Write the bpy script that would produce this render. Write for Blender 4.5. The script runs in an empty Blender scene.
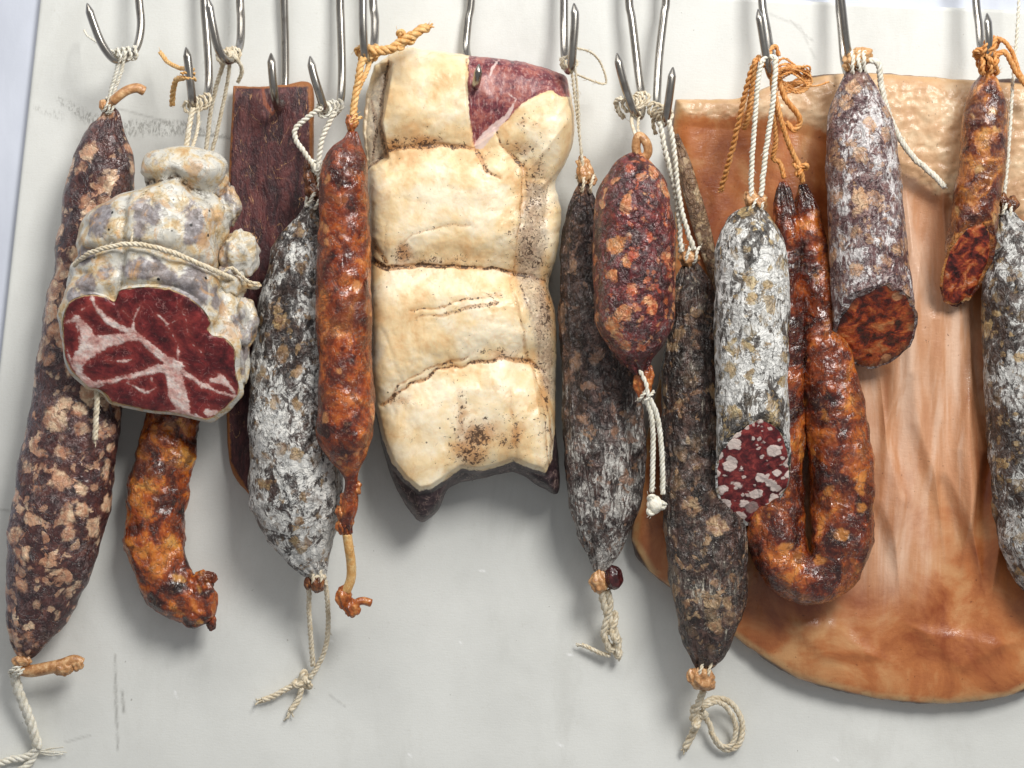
import bpy, math, random
import numpy as np
from mathutils import Vector
sc = bpy.context.scene
C = sc.collection
random.seed(7)
S = 0.0007            # metres per photograph pixel at the board
D = 1857.0            # camera distance from the board, in those units
# ------------------------------------------------------------------ camera
cd = bpy.data.cameras.new("camera"); cam = bpy.data.objects.new("camera", cd); C.objects.link(cam)
cam.location = (0, -D*S, 0); cam.rotation_euler = (math.radians(90), 0, 0)
cd.sensor_width = 36; cd.lens = 36*D/1024; cd.clip_start = 0.05; cd.clip_end = 50
sc.camera = cam
# ------------------------------------------------------------------ light
w = bpy.data.worlds.new("World"); sc.world = w; w.use_nodes = True
w.node_tree.nodes["Background"].inputs[0].default_value = (0.97, 0.98, 1.0, 1)
w.node_tree.nodes["Background"].inputs[1].default_value = 0.27
def area(name, loc, target, size, power, col):
    l = bpy.data.lights.new(name, 'AREA'); l.shape = 'RECTANGLE'; l.size, l.size_y = size; l.energy = power; l.color = col
    o = bpy.data.objects.new(name, l); C.objects.link(o); o.location = loc
    o.rotation_euler = (Vector(target)-Vector(loc)).to_track_quat('-Z', 'Y').to_euler()
area("key_light", (0.72, -1.5, 1.1), (0.0, 0, 0.08), (0.6, 0.6), 30, (1, 0.98, 0.94))
area("soft_light", (-0.15, -0.75, 1.0), (0, 0, 0.3), (1.3, 0.4), 6.5, (1, 0.98, 0.95))
sc.view_settings.view_transform = 'Standard'; sc.view_settings.look = 'None'
sc.view_settings.exposure = 0.1; sc.view_settings.gamma = 1
sc.render.engine = 'CYCLES'
sc.render.resolution_x, sc.render.resolution_y = 1024, 768
sc.cycles.max_bounces = 5; sc.cycles.diffuse_bounces = 3

# ------------------------------------------------------------------ numeric noise
def _hash(ix, iy, iz, seed):
    h = (ix*374761393 + iy*668265263 + iz*2147483647 + seed*974711) & 0xffffffff
    h = ((h ^ (h >> 13))*1274126177) & 0xffffffff
    return h ^ (h >> 16)
def perlin(P, seed=0):
    P = np.asarray(P, float)
    I = np.floor(P).astype(np.int64); F = P-I; U = F*F*F*(F*(F*6-15)+10)
    out = np.zeros(P.shape[:-1])
    for dx in (0, 1):
        for dy in (0, 1):
            for dz in (0, 1):
                h = _hash(I[..., 0]+dx, I[..., 1]+dy, I[..., 2]+dz, seed)
                gx = (h & 1023)/511.5-1; gy = ((h >> 10) & 1023)/511.5-1; gz = ((h >> 20) & 1023)/511.5-1
                wt = (U[..., 0] if dx else 1-U[..., 0])*(U[..., 1] if dy else 1-U[..., 1])*(U[..., 2] if dz else 1-U[..., 2])
                out += wt*(gx*(F[..., 0]-dx)+gy*(F[..., 1]-dy)+gz*(F[..., 2]-dz))
    return out*1.3
def fbm(P, o=4, seed=0):
    P = np.asarray(P, float); a = 1; t = 0; s = 0
    for i in range(o):
        t = t+a*perlin(P*2**i+11.3*i, seed+i); s += a; a *= .5
    return t/s*1.4
def catmull(pts, step=2.0):
    P = np.array(pts, float)
    P = np.vstack([2*P[0]-P[1], P, 2*P[-1]-P[-2]])
    out = []
    for i in range(1, len(P)-2):
        p0, p1, p2, p3 = P[i-1:i+3]
        m = max(2, int(np.linalg.norm((p2-p1)[:3])/step))
        t = np.linspace(0, 1, m, endpoint=False)[:, None]
        out.append(.5*(2*p1+(p2-p0)*t+(2*p0-5*p1+4*p2-p3)*t*t+(3*p1-p0-3*p2+p3)*t**3))
    out.append(P[-2][None]); return np.vstack(out)
def W(P, k=None):
    """shape space (px, py, depth) -> metres; k is one constant scale per solid"""
    P = np.asarray(P, float)
    kk = (D-P[..., 2])/D if k is None else k
    return np.stack([(P[..., 0]-512)*kk*S, -P[..., 2]*S, (384-P[..., 1])*kk*S], -1)
def kd(d): return (D-d)/D

# ------------------------------------------------------------------ objects
def thing(name, label, cat, at, group=None):
    o = bpy.data.objects.new(name, None); C.objects.link(o); o.empty_display_size = .02
    o.location = W(at); o['label'] = label; o['category'] = cat
    group = group or {'salami': 'salamis hanging from the hooks', 'chorizo': 'chorizos hanging from the hooks', 'ham': 'tied hams hanging from the hooks'}.get(cat)
    if group: o['group'] = group
    return o
def mesh(name, V, F, mat, parent=None, attrs=None, smooth=True):
    V = np.asarray(V, float).reshape(-1, 3)
    org = np.array(parent.location) if parent else V.mean(0)
    if parent is not None and parent.parent is not None: org = org+np.array(parent.parent.location)
    me = bpy.data.meshes.new(name); V = V-org
    F = [np.asarray(f) for f in (F if isinstance(F, list) else [F])]
    F = [f for f in F if len(f)]
    me.vertices.add(len(V)); me.vertices.foreach_set('co', V.ravel())
    loops = np.concatenate([f.ravel() for f in F]); tot = np.concatenate([np.full(len(f), f.shape[1]) for f in F])
    me.loops.add(len(loops)); me.loops.foreach_set('vertex_index', loops.astype(np.int32))
    me.polygons.add(len(tot)); st = np.concatenate([[0], np.cumsum(tot)[:-1]])
    me.polygons.foreach_set('loop_start', st.astype(np.int32)); me.polygons.foreach_set('loop_total', tot.astype(np.int32))
    me.polygons.foreach_set('use_smooth', np.full(len(tot), smooth))
    me.update(calc_edges=True)
    for k, v in (attrs or {}).items():
        a = me.attributes.new(k, 'FLOAT', 'POINT'); a.data.foreach_set('value', np.asarray(v, np.float32).ravel())
    me.materials.append(mat)
    o = bpy.data.objects.new(name, me); C.objects.link(o)
    if parent: o.parent = parent
    else: o.location = org
    return o
def gridfaces(nu, nv, wrap=True, off=0):
    i = np.arange(nu-1)[:, None]; j = np.arange(nv if wrap else nv-1)[None]
    a = i*nv+j; b = i*nv+(j+1) % nv
    return np.stack([a, b, b+nv, a+nv], -1).reshape(-1, 4)+off
class Soup:
    """collects tubes and lumps that belong to ONE part"""
    def __init__(s): s.V = []; s.F = []; s.T = []; s.n = 0
    def add(s, V, F, T=None):
        s.V.append(V.reshape(-1, 3)); s.F.append(F+s.n)
        if T is not None and len(T): s.T.append(T+s.n)
        s.n += len(s.V[-1])
    def tube(s, P, r, n=8, k=None, raw=False):
        P = np.asarray(P, float); r = np.broadcast_to(r, len(P)).astype(float)
        T = np.gradient(P, axis=0); T /= np.linalg.norm(T, axis=1)[:, None]+1e-9
        B = np.zeros_like(P); b = np.cross(T[0], [0, 0, 1.]);
        if np.linalg.norm(b) < .1: b = np.cross(T[0], [0, 1., 0])
        for i in range(len(P)):
            b = b-T[i]*b.dot(T[i]); b /= np.linalg.norm(b)+1e-9; B[i] = b
        N = np.cross(T, B); th = np.linspace(0, 2*np.pi, n, endpoint=False)
        R = P[:, None]+r[:, None, None]*(np.sin(th)[None, :, None]*B[:, None]+np.cos(th)[None, :, None]*N[:, None])
        V = (R if raw else W(R, k)).reshape(-1, 3); m = len(P)
        ends = (P[[0, -1]] if raw else W(P[[0, -1]], k))
        V = np.vstack([V, ends]); j = np.arange(n)
        tri = np.vstack([np.stack([(j+1) % n, j, np.full(n, m*n)], -1), np.stack([(m-1)*n+j, (m-1)*n+(j+1) % n, np.full(n, m*n+1)], -1)])
        s.add(V, gridfaces(m, n), tri)
    def rope(s, pts, r, strands=3, pitch=None, jit=.25, step=1.2, seed=0):
        r = r*.9; P = catmull(pts, step)[:, :3]; pitch = pitch or r*5.5
        L = np.concatenate([[0], np.cumsum(np.linalg.norm(np.diff(P, axis=0), axis=1))])
        T = np.gradient(P, axis=0); T /= np.linalg.norm(T, axis=1)[:, None]+1e-9
        B = np.cross(T, [0, 0, 1.]); bl = np.linalg.norm(B, axis=1)[:, None]; B = np.where(bl > .15, B/(bl+1e-9), [1., 0, 0]); N = np.cross(T, B)
        P = P+jit*r*np.stack([fbm(np.stack([L/9+q*7+seed, L*0, L*0], -1), 2, 3) for q in range(3)], -1)
        for q in range(strands):
            ph = 2*np.pi*(L/pitch+q/strands)
            Q = P+.48*r*(np.sin(ph)[:, None]*B+np.cos(ph)[:, None]*N)
            rr = r*.56*(1+.12*fbm(np.stack([L/5+q*9+seed, L*0, L*0], -1), 2, 5))
            s.tube(Q, rr, 7)
        g = np.random.default_rng(int(L[-1]*10) % 9973)
        for i in g.integers(0, len(P), int(L[-1]/5)):
            d = g.normal(0, 1, 3); d /= np.linalg.norm(d); l = g.uniform(1.5, 4)
            s.tube(np.array([P[i]+d*r*.5, P[i]+d*(r*.9+l*.4)+T[i]*l*.5, P[i]+d*(r+l*.6)+T[i]*l]), .22, 3)
    def fray(s, p, d, n=9, L=12, r=.55, spread=.6, seed=1):
        g = np.random.default_rng(seed); p = np.array(p, float); d = np.array(d, float); d /= np.linalg.norm(d)
        for i in range(n):
            dd = d+g.normal(0, spread*.5, 3); l = L*g.uniform(.5, 1.1); q = g.normal(0, .3, 3)*l*.3
            s.tube(catmull([p, p+dd*l*.5+q, p+dd*l+q*g.uniform(-1, 1)], 1.5), r*g.uniform(.6, 1.1), 4)
    def knot(s, p, R, r, seed=0, sq=(1, 1, .8)):
        g = np.random.default_rng(seed); ph = g.uniform(0, 6.28, 3)
        t = np.linspace(0, 2*np.pi, 90)
        Q = np.stack([np.sin(t+ph[0])+1.1*np.sin(2*t+ph[1]), np.cos(t+ph[0])-1.1*np.cos(2*t+ph[1]), -.8*np.sin(3*t+ph[2])], -1)*R*.5
        Q = Q*np.array(sq)+np.array(p); s.rope([q for q in Q[::3]], r, 3)
    def wrap(s, p0, p1, R, r, turns=3, seed=0):
        g = np.random.default_rng(seed); p0 = np.array(p0, float); p1 = np.array(p1, float)
        ax = (p1-p0)/np.linalg.norm(p1-p0); u = np.cross(ax, [.2, .1, 1]); u /= np.linalg.norm(u); v = np.cross(ax, u)
        t = np.linspace(0, 1, int(turns*10)); a = 2*np.pi*turns*t
        Q = p0+(p1-p0)*t[:, None]+R*(np.cos(a)[:, None]*u+np.sin(a)[:, None]*v)+g.normal(0, r*.25, (len(t), 3))
        s.rope(list(Q), r, 2)
    def nub(s, p, rad, seed=0, amp=.25, n=28, k=None):
        u = np.linspace(0, np.pi, n)[:, None]; v = np.linspace(0, 2*np.pi, n*2, endpoint=False)[None]
        Q = np.stack([np.sin(u)*np.cos(v), np.cos(u)+0*v, np.sin(u)*np.sin(v)], -1)
        f = 1+amp*fbm(Q*1.6+seed*3.1, 3, seed)+amp*.5*np.sin(7*v+3*Q[..., 1])[..., ]*np.sin(u)*.5
        s.add(W(Q*f[..., None]*np.array(rad)+np.array(p), k), gridfaces(n, n*2))
    def build(s, name, mat, parent, **kw):
        if name in ('skin_tail', 'side_lumps') and len(s.V) > 1:      # lumps that do not touch are parts of their own
            bb = [(v.min(0)-.001, v.max(0)+.001) for v in s.V]; lab = list(range(len(bb)))
            for a in range(len(bb)):
                for b in range(a):
                    if np.all(bb[a][0] < bb[b][1]) and np.all(bb[b][0] < bb[a][1]):
                        la, lb = lab[a], lab[b]; lab = [lb if q == la else q for q in lab]
            if len(set(lab)) > 1:
                st = np.cumsum([0]+[len(v) for v in s.V])
                for q in sorted(set(lab)):
                    z = Soup()
                    for a in range(len(bb)):
                        if lab[a] == q:
                            T = [t-st[a] for t in s.T if st[a] <= t.min() < st[a+1]]
                            z.add(s.V[a], s.F[a]-st[a], T[0] if T else None)
                    z.build(name if name != 'side_lumps' else 'side_lump', mat, parent, **kw)
                return
        F = [np.vstack(s.F)] + ([np.vstack(s.T)] if s.T else [])
        return mesh(name, np.vstack(s.V), F, mat, parent, **kw)

def sausage(name, mat, pts, parent, dz=.9, n=150, step=1.7, amp=(5, 2), sz=(34, 11), pleat=(2.2, 11, 22), seed=0, cut=None, face=None, ribs=None, bumps=()):
    P = catmull(pts, step); r = np.clip(P[:, 3], 1.2, None); P = P[:, :3]
    d0 = np.mean([p[2] for p in pts]); k = kd(d0)
    T = np.gradient(P, axis=0); T /= np.linalg.norm(T, axis=1)[:, None]
    B = np.cross(T, [0, 0, 1.]); B /= np.linalg.norm(B, axis=1)[:, None]; N = np.cross(B, T)
    N *= np.sign(N[:, 2])[:, None]
    L = np.concatenate([[0], np.cumsum(np.linalg.norm(np.diff(P, axis=0), axis=1))]); LT = L[-1]
    th = np.linspace(0, 2*np.pi, n, endpoint=False)
    dirs = np.sin(th)[None, :, None]*B[:, None]+np.cos(th)[None, :, None]*N[:, None]*dz
    R = P[:, None]+r[:, None, None]*dirs
    q = R+np.array([seed*37.7, seed*13.1, 0])
    fade = np.clip(r/14, 0, 1)[:, None]
    disp = fade*(amp[0]*1.1*fbm(q/(sz[0]*1.15), 4, seed)+amp[1]*.28*fbm(q/(sz[1]*1.4), 3, seed+9))
    we = np.exp(-L/pleat[2])+np.exp(-(LT-L)/pleat[2])*(0 if cut else 1)
    tw = fbm(np.stack([q[..., 0]/40, q[..., 1]/60, q[..., 2]/40], -1), 2, seed+3)
    disp += pleat[0]*we[:, None]*np.clip(r/9, 0, 1)[:, None]*(np.abs(np.sin(pleat[1]*.5*th[None]+4*tw))*2-1)
    if ribs: disp += ribs[0]*fade*(np.abs(perlin(np.stack([np.sin(th)[None]*ribs[1]+0*L[:, None], np.cos(th)[None]*ribs[1]+0*L[:, None], (L/ribs[2])[:, None]+0*th[None]], -1), seed+5))*3-1)
    for (bx, by, br, ba) in bumps:
        f = np.exp(-((R[..., 0]-bx)**2+(R[..., 1]-by)**2)/br**2)*(np.cos(th)[None] > -.35); disp += ba*f
    R = R+dirs*disp[..., None]
    if cut:
        c, nn, lip = np.array(cut[0], float), np.array(cut[1], float), cut[2]; nn /= np.linalg.norm(nn)
        dd = (R-c)@nn; den = (T@nn)[:, None]
        rag = lip*fbm(np.stack([np.sin(th)*2.5, np.cos(th)*2.5, th*0+seed], -1), 3, seed+1)[None]
        R = np.where((dd > rag)[..., None], R-T[:, None]*((dd-rag)/den)[..., None], R)
        out = R[-1]; cen = out.mean(0)
        if face:
            s = np.linspace(0, 1, 60)[:, None, None]
            Fp = cen+(out[None]-cen)*s
            rel = fbm(Fp/9, 3, seed+4)*.6-2.0*s[..., 0]**10
            Fp = Fp+nn*(1.4+rel)[..., None]
            mesh('cut_face', W(Fp, k), gridfaces(60, n), face, parent, attrs={'rim': np.broadcast_to(s[..., 0], (60, n))})
    V = W(R, k).reshape(-1, 3); m = len(P)
    V = np.vstack([V, W(R[[0, -1]].mean(1), k)]); j = np.arange(n)
    tri = np.vstack([np.stack([(j+1) % n, j, np.full(n, m*n)], -1), np.stack([(m-1)*n+j, (m-1)*n+(j+1) % n, np.full(n, m*n+1)], -1)])
    ang = np.broadcast_to(th[None], (m, n)); tt = np.concatenate([np.repeat(L/LT, n), [0, 1]])
    return mesh(name, V, [gridfaces(m, n), tri], mat, parent, attrs={'along': tt})

def polydist(X, Y, pts):
    """distance to a polyline of (x, y) or signed (w - distance) for (x, y, w)"""
    best = np.full(X.shape, -1e9)
    for a, b in zip(pts[:-1], pts[1:]):
        ax, ay = a[:2]; bx, by = b[:2]; wa = a[2] if len(a) > 2 else 0; wb = b[2] if len(b) > 2 else 0
        t = np.clip(((X-ax)*(bx-ax)+(Y-ay)*(by-ay))/((bx-ax)**2+(by-ay)**2+1e-9), 0, 1)
        best = np.maximum(best, wa+(wb-wa)*t-np.hypot(X-ax-t*(bx-ax), Y-ay-t*(by-ay)))
    return best
def inside(X, Y, poly):
    r = np.zeros(X.shape, bool)
    for (ax, ay), (bx, by) in zip(poly, poly[1:]+poly[:1]):
        c = ((ay > Y) != (by > Y)) & (X < (bx-ax)*(Y-ay)/((by-ay) or 1e-9)+ax); r ^= c
    return r
def sdf(X, Y, poly):
    d = -polydist(X, Y, poly+poly[:1]); return np.where(inside(X, Y, poly), d, -d)
def slab(name, mat, outline, parent, back, front, centre, relief=None, attrs=None, pw=4, na=720, nr=170, rag=1.5, seed=0, edge=None, round_out=True):
    """a solid pillow or plate: star-shaped outline, real thickness, relief on its front"""
    O = catmull([(*p, 0) for p in outline]+[(*outline[0], 0)], 2.0)[:, :2] if round_out else np.vstack([np.linspace(a, b, 60, endpoint=False) for a, b in zip(np.array(outline, float), np.roll(np.array(outline, float), -1, 0))])
    c = np.array(centre, float)
    L = np.concatenate([[0], np.cumsum(np.linalg.norm(np.diff(np.vstack([O, O[:1]]), axis=0), axis=1))])
    u = np.linspace(0, L[-1], na, endpoint=False)
    O = np.stack([np.interp(u, L, np.append(O[:, i], O[0, i])) for i in (0, 1)], -1)
    nr_ = O-c; nr_ /= np.linalg.norm(nr_, axis=1)[:, None]
    O = O+nr_*(rag*fbm(np.stack([O[:, 0]/14, O[:, 1]/14, O[:, 0]*0+seed], -1), 4, seed))[:, None]
    a = np.linspace(0, np.pi/2, nr); s = 1-(1-np.linspace(0, 1, nr))**1.35
    q = np.arange(nr)/(nr-1); s = np.where(q < .8, q/.8*.93, .93+.07*np.sin((q-.8)/.2*np.pi/2))
    XY = c+(O-c)[None]*s[:, None, None]
    edgeprof = (1-s**pw)**(1/2.2)
    mid = (back+front)*.5 if edge is None else edge
    Z = mid+(front-mid)*edgeprof[:, None]+np.zeros((nr, na))
    X, Y = XY[..., 0], XY[..., 1]
    if relief is not None: Z = Z+relief(X, Y)*edgeprof[:, None]**.6
    nb = 40; sb = s[::-1][::max(1, nr//nb)]; sb = sb[1:] if sb[0] == 1 else sb
    XB = c+(O-c)[None]*sb[:, None, None]; ZB = mid-(mid-back)*((1-sb**pw)**(1/2.2))[:, None]+np.zeros((len(sb), na))
    V = np.concatenate([np.concatenate([XY, Z[..., None]], -1), np.concatenate([XB, ZB[..., None]], -1)])
    k = kd((mid+front)/2); m = len(V)
    A = {}
    for kx, f in (attrs or {}).items(): A[kx] = f(V[..., 0], V[..., 1])
    return mesh(name, W(V, k), gridfaces(m, na), mat, parent, attrs=A)

# ------------------------------------------------------------------ materials
class Mat:
    def __init__(s, name, seed=0, stretch=(1, 1, 1)):
        s.m = bpy.data.materials.new(name); s.m.use_nodes = True; s.t = s.m.node_tree; s.b = s.t.nodes['Principled BSDF']
        tc = s.t.nodes.new('ShaderNodeTexCoord'); mp = s.t.nodes.new('ShaderNodeMapping')
        mp.inputs['Scale'].default_value = [1/S*q for q in stretch]; mp.inputs['Location'].default_value = (seed*91.3, seed*57.1, seed*33.7)
        s.l(tc.outputs['Object'], mp.inputs['Vector']); s.tc = tc; s.v = mp.outputs[0]; s.seed = seed
    def l(s, a, b): s.t.links.new(a, b)
    def put(s, sock, v):
        if hasattr(v, 'is_output'): s.l(v, sock)
        elif isinstance(v, (tuple, list)) and len(v) == 3 and sock.type == 'RGBA': sock.default_value = (*v, 1)
        else: sock.default_value = v
    def vec(s, stretch):
        mp = s.t.nodes.new('ShaderNodeMapping'); mp.inputs['Scale'].default_value = stretch; s.l(s.v, mp.inputs[0]); return mp.outputs[0]
    def noise(s, size, detail=5, rough=.55, dist=0, v=None, out=0):
        n = s.t.nodes.new('ShaderNodeTexNoise'); s.l(v or s.v, n.inputs['Vector'])
        n.inputs['Scale'].default_value = 1/size; n.inputs['Detail'].default_value = min(detail, max(1, math.log2(size/.5))); n.inputs['Roughness'].default_value = rough; n.inputs['Distortion'].default_value = dist
        return n.outputs[out]
    def voro(s, size, feature='F1', v=None, rand=1):
        n = s.t.nodes.new('ShaderNodeTexVoronoi'); n.feature = feature; s.l(v or s.v, n.inputs['Vector']); n.inputs['Scale'].default_value = 1/size
        n.inputs['Randomness'].default_value = rand; return n
    def warp(s, size, amt, v=None, detail=3):
        c = s.noise(size, detail, .6, v=v, out=1)
        a = s.t.nodes.new('ShaderNodeVectorMath'); a.operation = 'SUBTRACT'; s.l(c, a.inputs[0]); a.inputs[1].default_value = (.5,)*3
        b = s.t.nodes.new('ShaderNodeVectorMath'); b.operation = 'SCALE'; s.l(a.outputs[0], b.inputs[0]); b.inputs['Scale'].default_value = amt
        d = s.t.nodes.new('ShaderNodeVectorMath'); d.operation = 'ADD'; s.l(b.outputs[0], d.inputs[0]); s.l(v or s.v, d.inputs[1]); return d.outputs[0]
    def math(s, op, a, b=0., c=None):
        n = s.t.nodes.new('ShaderNodeMath'); n.operation = op; s.put(n.inputs[0], a); s.put(n.inputs[1], b)
        if c is not None: s.put(n.inputs[2], c)
        return n.outputs[0]
    def step(s, x, a, b, lo=0., hi=1.):
        n = s.t.nodes.new('ShaderNodeMapRange'); n.interpolation_type = 'SMOOTHSTEP'
        if a > b: a, b, lo, hi = b, a, hi, lo
        s.put(n.inputs[0], x)
        for i, q in zip((1, 2, 3, 4), (a, b, lo, hi)): n.inputs[i].default_value = q
        return n.outputs[0]
    def mix(s, f, a, b, mode='MIX'):
        n = s.t.nodes.new('ShaderNodeMix'); n.data_type = 'RGBA'; n.blend_type = mode
        s.put(n.inputs[0], f); s.put(n.inputs[6], a); s.put(n.inputs[7], b); return n.outputs[2]
    def ramp(s, f, stops):
        n = s.t.nodes.new('ShaderNodeValToRGB'); s.l(f, n.inputs[0]); e = n.color_ramp.elements
        for i, (p, c) in enumerate(stops):
            x = e[i] if i < 2 else e.new(p)
            x.position = p; x.color = (*c, 1)
        return n.outputs[0]
    def attr(s, name):
        n = s.t.nodes.new('ShaderNodeAttribute'); n.attribute_name = name; return n.outputs['Fac']
    def sep(s, c, i=0):
        n = s.t.nodes.new('ShaderNodeSeparateColor'); s.l(c, n.inputs[0]); return n.outputs[i]
    def ridge(s, size, width, detail=3, dist=0, v=None):
        n = s.noise(size, detail, .55, dist, v); d = s.math('ABSOLUTE', s.math('SUBTRACT', n, .5)); return s.step(d, width, 0)
    def done(s, col, rough=.5, height=None, bump=.6, dist=1.5, coat=0, spec=.5, sss=0, metal=0, sssr=None):
        s.put(s.b.inputs['Base Color'], col); s.put(s.b.inputs['Roughness'], rough); s.b.inputs['Metallic'].default_value = metal
        s.put(s.b.inputs['Specular IOR Level'], spec)
        if not isinstance(coat, (int, float)) or coat: s.put(s.b.inputs['Coat Weight'], coat); s.b.inputs['Coat Roughness'].default_value = .13
        if sss:
            s.b.inputs['Subsurface Weight'].default_value = sss; s.b.inputs['Subsurface Scale'].default_value = .0022
            s.b.inputs['Subsurface Radius'].default_value = sssr or (1, .45, .25)
        if height is not None:
            n = s.t.nodes.new('ShaderNodeBump'); n.inputs['Strength'].default_value = bump; n.inputs['Distance'].default_value = dist*S
            s.l(height, n.inputs['Height']); s.l(n.outputs[0], s.b.inputs['Normal'])
            s.l(n.outputs[0], s.b.inputs['Coat Normal'])
        return s.m
def H(h):
    c = [int(h[i:i+2], 16)/255 for i in (0, 2, 4)]
    return tuple(x/12.92 if x <= .04045 else ((x+.055)/1.055)**2.4 for x in c)

def casing(name, lean, fat, seed, fat_size=17, fat_amt=.45, mould=None, m_cov=.5, m_size=9, m_stretch=(1, 1, 1), m_low=50, film=.25, film_col='8c8078', rough=.36, veins=.5, chunk=(.28, .5), coat=.25, bump=1., fat_stretch=(1, 1, 1), m_along=0):
    """dried sausage skin: dark lean, fat pieces showing through, wrinkles and powdery mould"""
    m = Mat(name, seed)
    v1 = m.warp(fat_size*.45, fat_size*.55, m.warp(fat_size*1.5, fat_size*1.3, m.vec(fat_stretch)), 4)
    rag = m.math('SUBTRACT', m.noise(fat_size*.32, 4, .7), .5)
    def pieces(size, amt, ch):
        vo = m.voro(size, v=v1); rnd = m.sep(vo.outputs['Color'], 1)
        d = m.math('ADD', m.math('ADD', vo.outputs['Distance'], m.math('MULTIPLY', rnd, .26)), m.math('MULTIPLY', rag, .3))
        return m.math('MULTIPLY', m.step(d, chunk[1]+ch+.12, chunk[0]+ch+.17), m.step(m.sep(vo.outputs['Color']), 1-amt-.03, 1-amt+.03)), vo
    f1, vo = pieces(fat_size, fat_amt, 0); f2, vo2 = pieces(fat_size*.45, .22, -.03)
    zone = m.step(m.noise(fat_size*3.2, 3, .6), *((.34, .56) if fat_amt < .55 else (.22, .42)))
    isl = m.noise(fat_size*1.15, 5, .55, .5, v=v1); f3 = m.step(isl, .6, .65)
    fatm = m.math('MAXIMUM', m.math('MAXIMUM', m.math('MULTIPLY', f1, zone), m.math('MULTIPLY', f3, .9)), m.math('MULTIPLY', f2, .7))
    lc = m.ramp(m.noise(15, 8, .7, .8), [(p, H(c)) for p, c in lean])
    fc = m.mix(m.sep(vo.outputs['Color'], 2), H(fat[0]), H(fat[1]))
    fc = m.mix(m.step(m.noise(8, 5, .6), .4, .65), fc, H(fat[2]))
    fc = m.mix(m.step(m.sep(vo.outputs['Color'], 1), .45, .9, 0, .6), fc, H(fat[1]))
    fatv = m.math('MULTIPLY', fatm, m.step(m.noise(9, 6, .74), .3, .5, .55, 1.))
    col = m.mix(fatv, lc, fc)
    rd = m.ridge(17, .028, 6, 1.2)
    col = m.mix(m.math('MULTIPLY', m.math('MULTIPLY', rd, m.math('SUBTRACT', 1., m.math('MULTIPLY', fatm, .8))), veins), col, H(lean[0][1]))
    fl = m.math('MULTIPLY', m.step(m.noise(3.4, 7, .8, .8), .47, .66), m.step(m.noise(36, 4), .4, .62))
    col = m.mix(m.math('MULTIPLY', fl, film), col, H(film_col))
    wr = m.noise(11, 7, .66, .9, v=m.vec((1.2, 1.2, .75)))
    ht = m.math('ADD', m.math('MULTIPLY', wr, 2.3), m.math('MULTIPLY', rd, -.4))
    rg = m.step(m.noise(12, 5, .7), .3, .7, rough-.12, rough+.2); ct = coat
    if mould:
        vs = m.warp(14, 8, m.vec(m_stretch))
        a = m.noise(m_size*1.25, 10, .78, 1.0, v=vs); b = m.noise(m_low, 4, .62)
        s1 = m.math('ADD', a, m.math('MULTIPLY', m.math('SUBTRACT', b, .5), .7))
        if m_along: s1 = m.math('ADD', s1, m.math('MULTIPLY', m.math('SUBTRACT', m.attr('along'), .6), m_along))
        t = .5-(m_cov-.5)*.55
        mm = m.step(s1, t, t+.03); thin = m.step(s1, t-.12, t, 0, .2)
        keep = m.math('SUBTRACT', 1., m.math('MULTIPLY', fatv, .85))
        crk = m.math('SUBTRACT', 1., m.math('MULTIPLY', m.math('MULTIPLY', m.ridge(13, .03, 6, 1.2, v=vs), m.step(m.noise(24, 3), .4, .6)), .55))
        mk = m.math('MULTIPLY', m.math('MULTIPLY', m.math('MAXIMUM', mm, thin), keep), crk)
        mc = m.mix(m.step(m.noise(5, 6, .75), .38, .66), H(mould[0]), H(mould[1]))
        col = m.mix(mk, col, mc); rg = m.mix(mk, rg, (.85,)*3); ct = m.math('MULTIPLY', m.math('SUBTRACT', 1., mk), coat)
    return m.done(col, rg, ht, bump, 2.4, coat=ct)
def chorizo(name, stops, seed, size=17, rough=.2, bump=.8, dist=2.4, coat=.5, blot=.6, low='2a0f0c'):
    """glossy paprika skin: big dark and orange mottles, fine wrinkles"""
    m = Mat(name, seed); v1 = m.warp(size*.6, size*.5, m.warp(size*1.6, size), 4)
    n = m.noise(size*1.5, 6, .6, .6, v=v1)
    n2 = m.math('ADD', m.math('MULTIPLY', m.math('SUBTRACT', n, .5), 1.35), .5)
    col = m.ramp(n2, [(p, H(c)) for p, c in stops])
    dk = m.step(m.noise(size*1.8, 7, .66, .8, v=v1), .5, .56)
    col = m.mix(m.math('MULTIPLY', dk, blot), col, H(low))
    vo = m.voro(size*.9, v=v1); fm = m.math('MULTIPLY', m.step(m.math('ADD', vo.outputs['Distance'], m.math('MULTIPLY', m.sep(vo.outputs['Color'], 1), .2)), .5, .3), m.step(m.sep(vo.outputs['Color']), .7, .76))
    col = m.mix(m.math('MULTIPLY', fm, .65), col, H(stops[-1][1]))
    col = m.mix(m.math('MULTIPLY', m.step(m.noise(3, 6, .8, .6), .54, .68), .28), col, H('c89a7a'))
    rd = m.ridge(14, .03, 5, 1.2); col = m.mix(m.math('MULTIPLY', rd, .45), col, H(low))
    h = m.math('ADD', m.math('MULTIPLY', m.noise(17, 6, .5, 1.), 2.2), m.math('ADD', m.math('MULTIPLY', m.noise(5, 4, .6, .5, v=m.vec((1.4, 1.4, .4))), .75), m.math('MULTIPLY', rd, -.3)))
    return m.done(col, m.step(m.noise(14, 4), .35, .65, rough-.04, rough+.26), h, bump*.75, dist, coat=coat)
def twine(name, c1, c2, seed=0, rough=.8):
    m = Mat(name, seed); n = m.noise(5, 5, .7); f = m.noise(1.1, 3, .7, v=m.vec((1, 1, .35)))
    col = m.mix(m.step(n, .3, .7), H(c1), H(c2)); col = m.mix(m.step(f, .35, .75, 0, .3), col, H(c2))
    return m.done(col, rough, f, .7, .8, sss=.15, sssr=(1, .8, .6))
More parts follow.
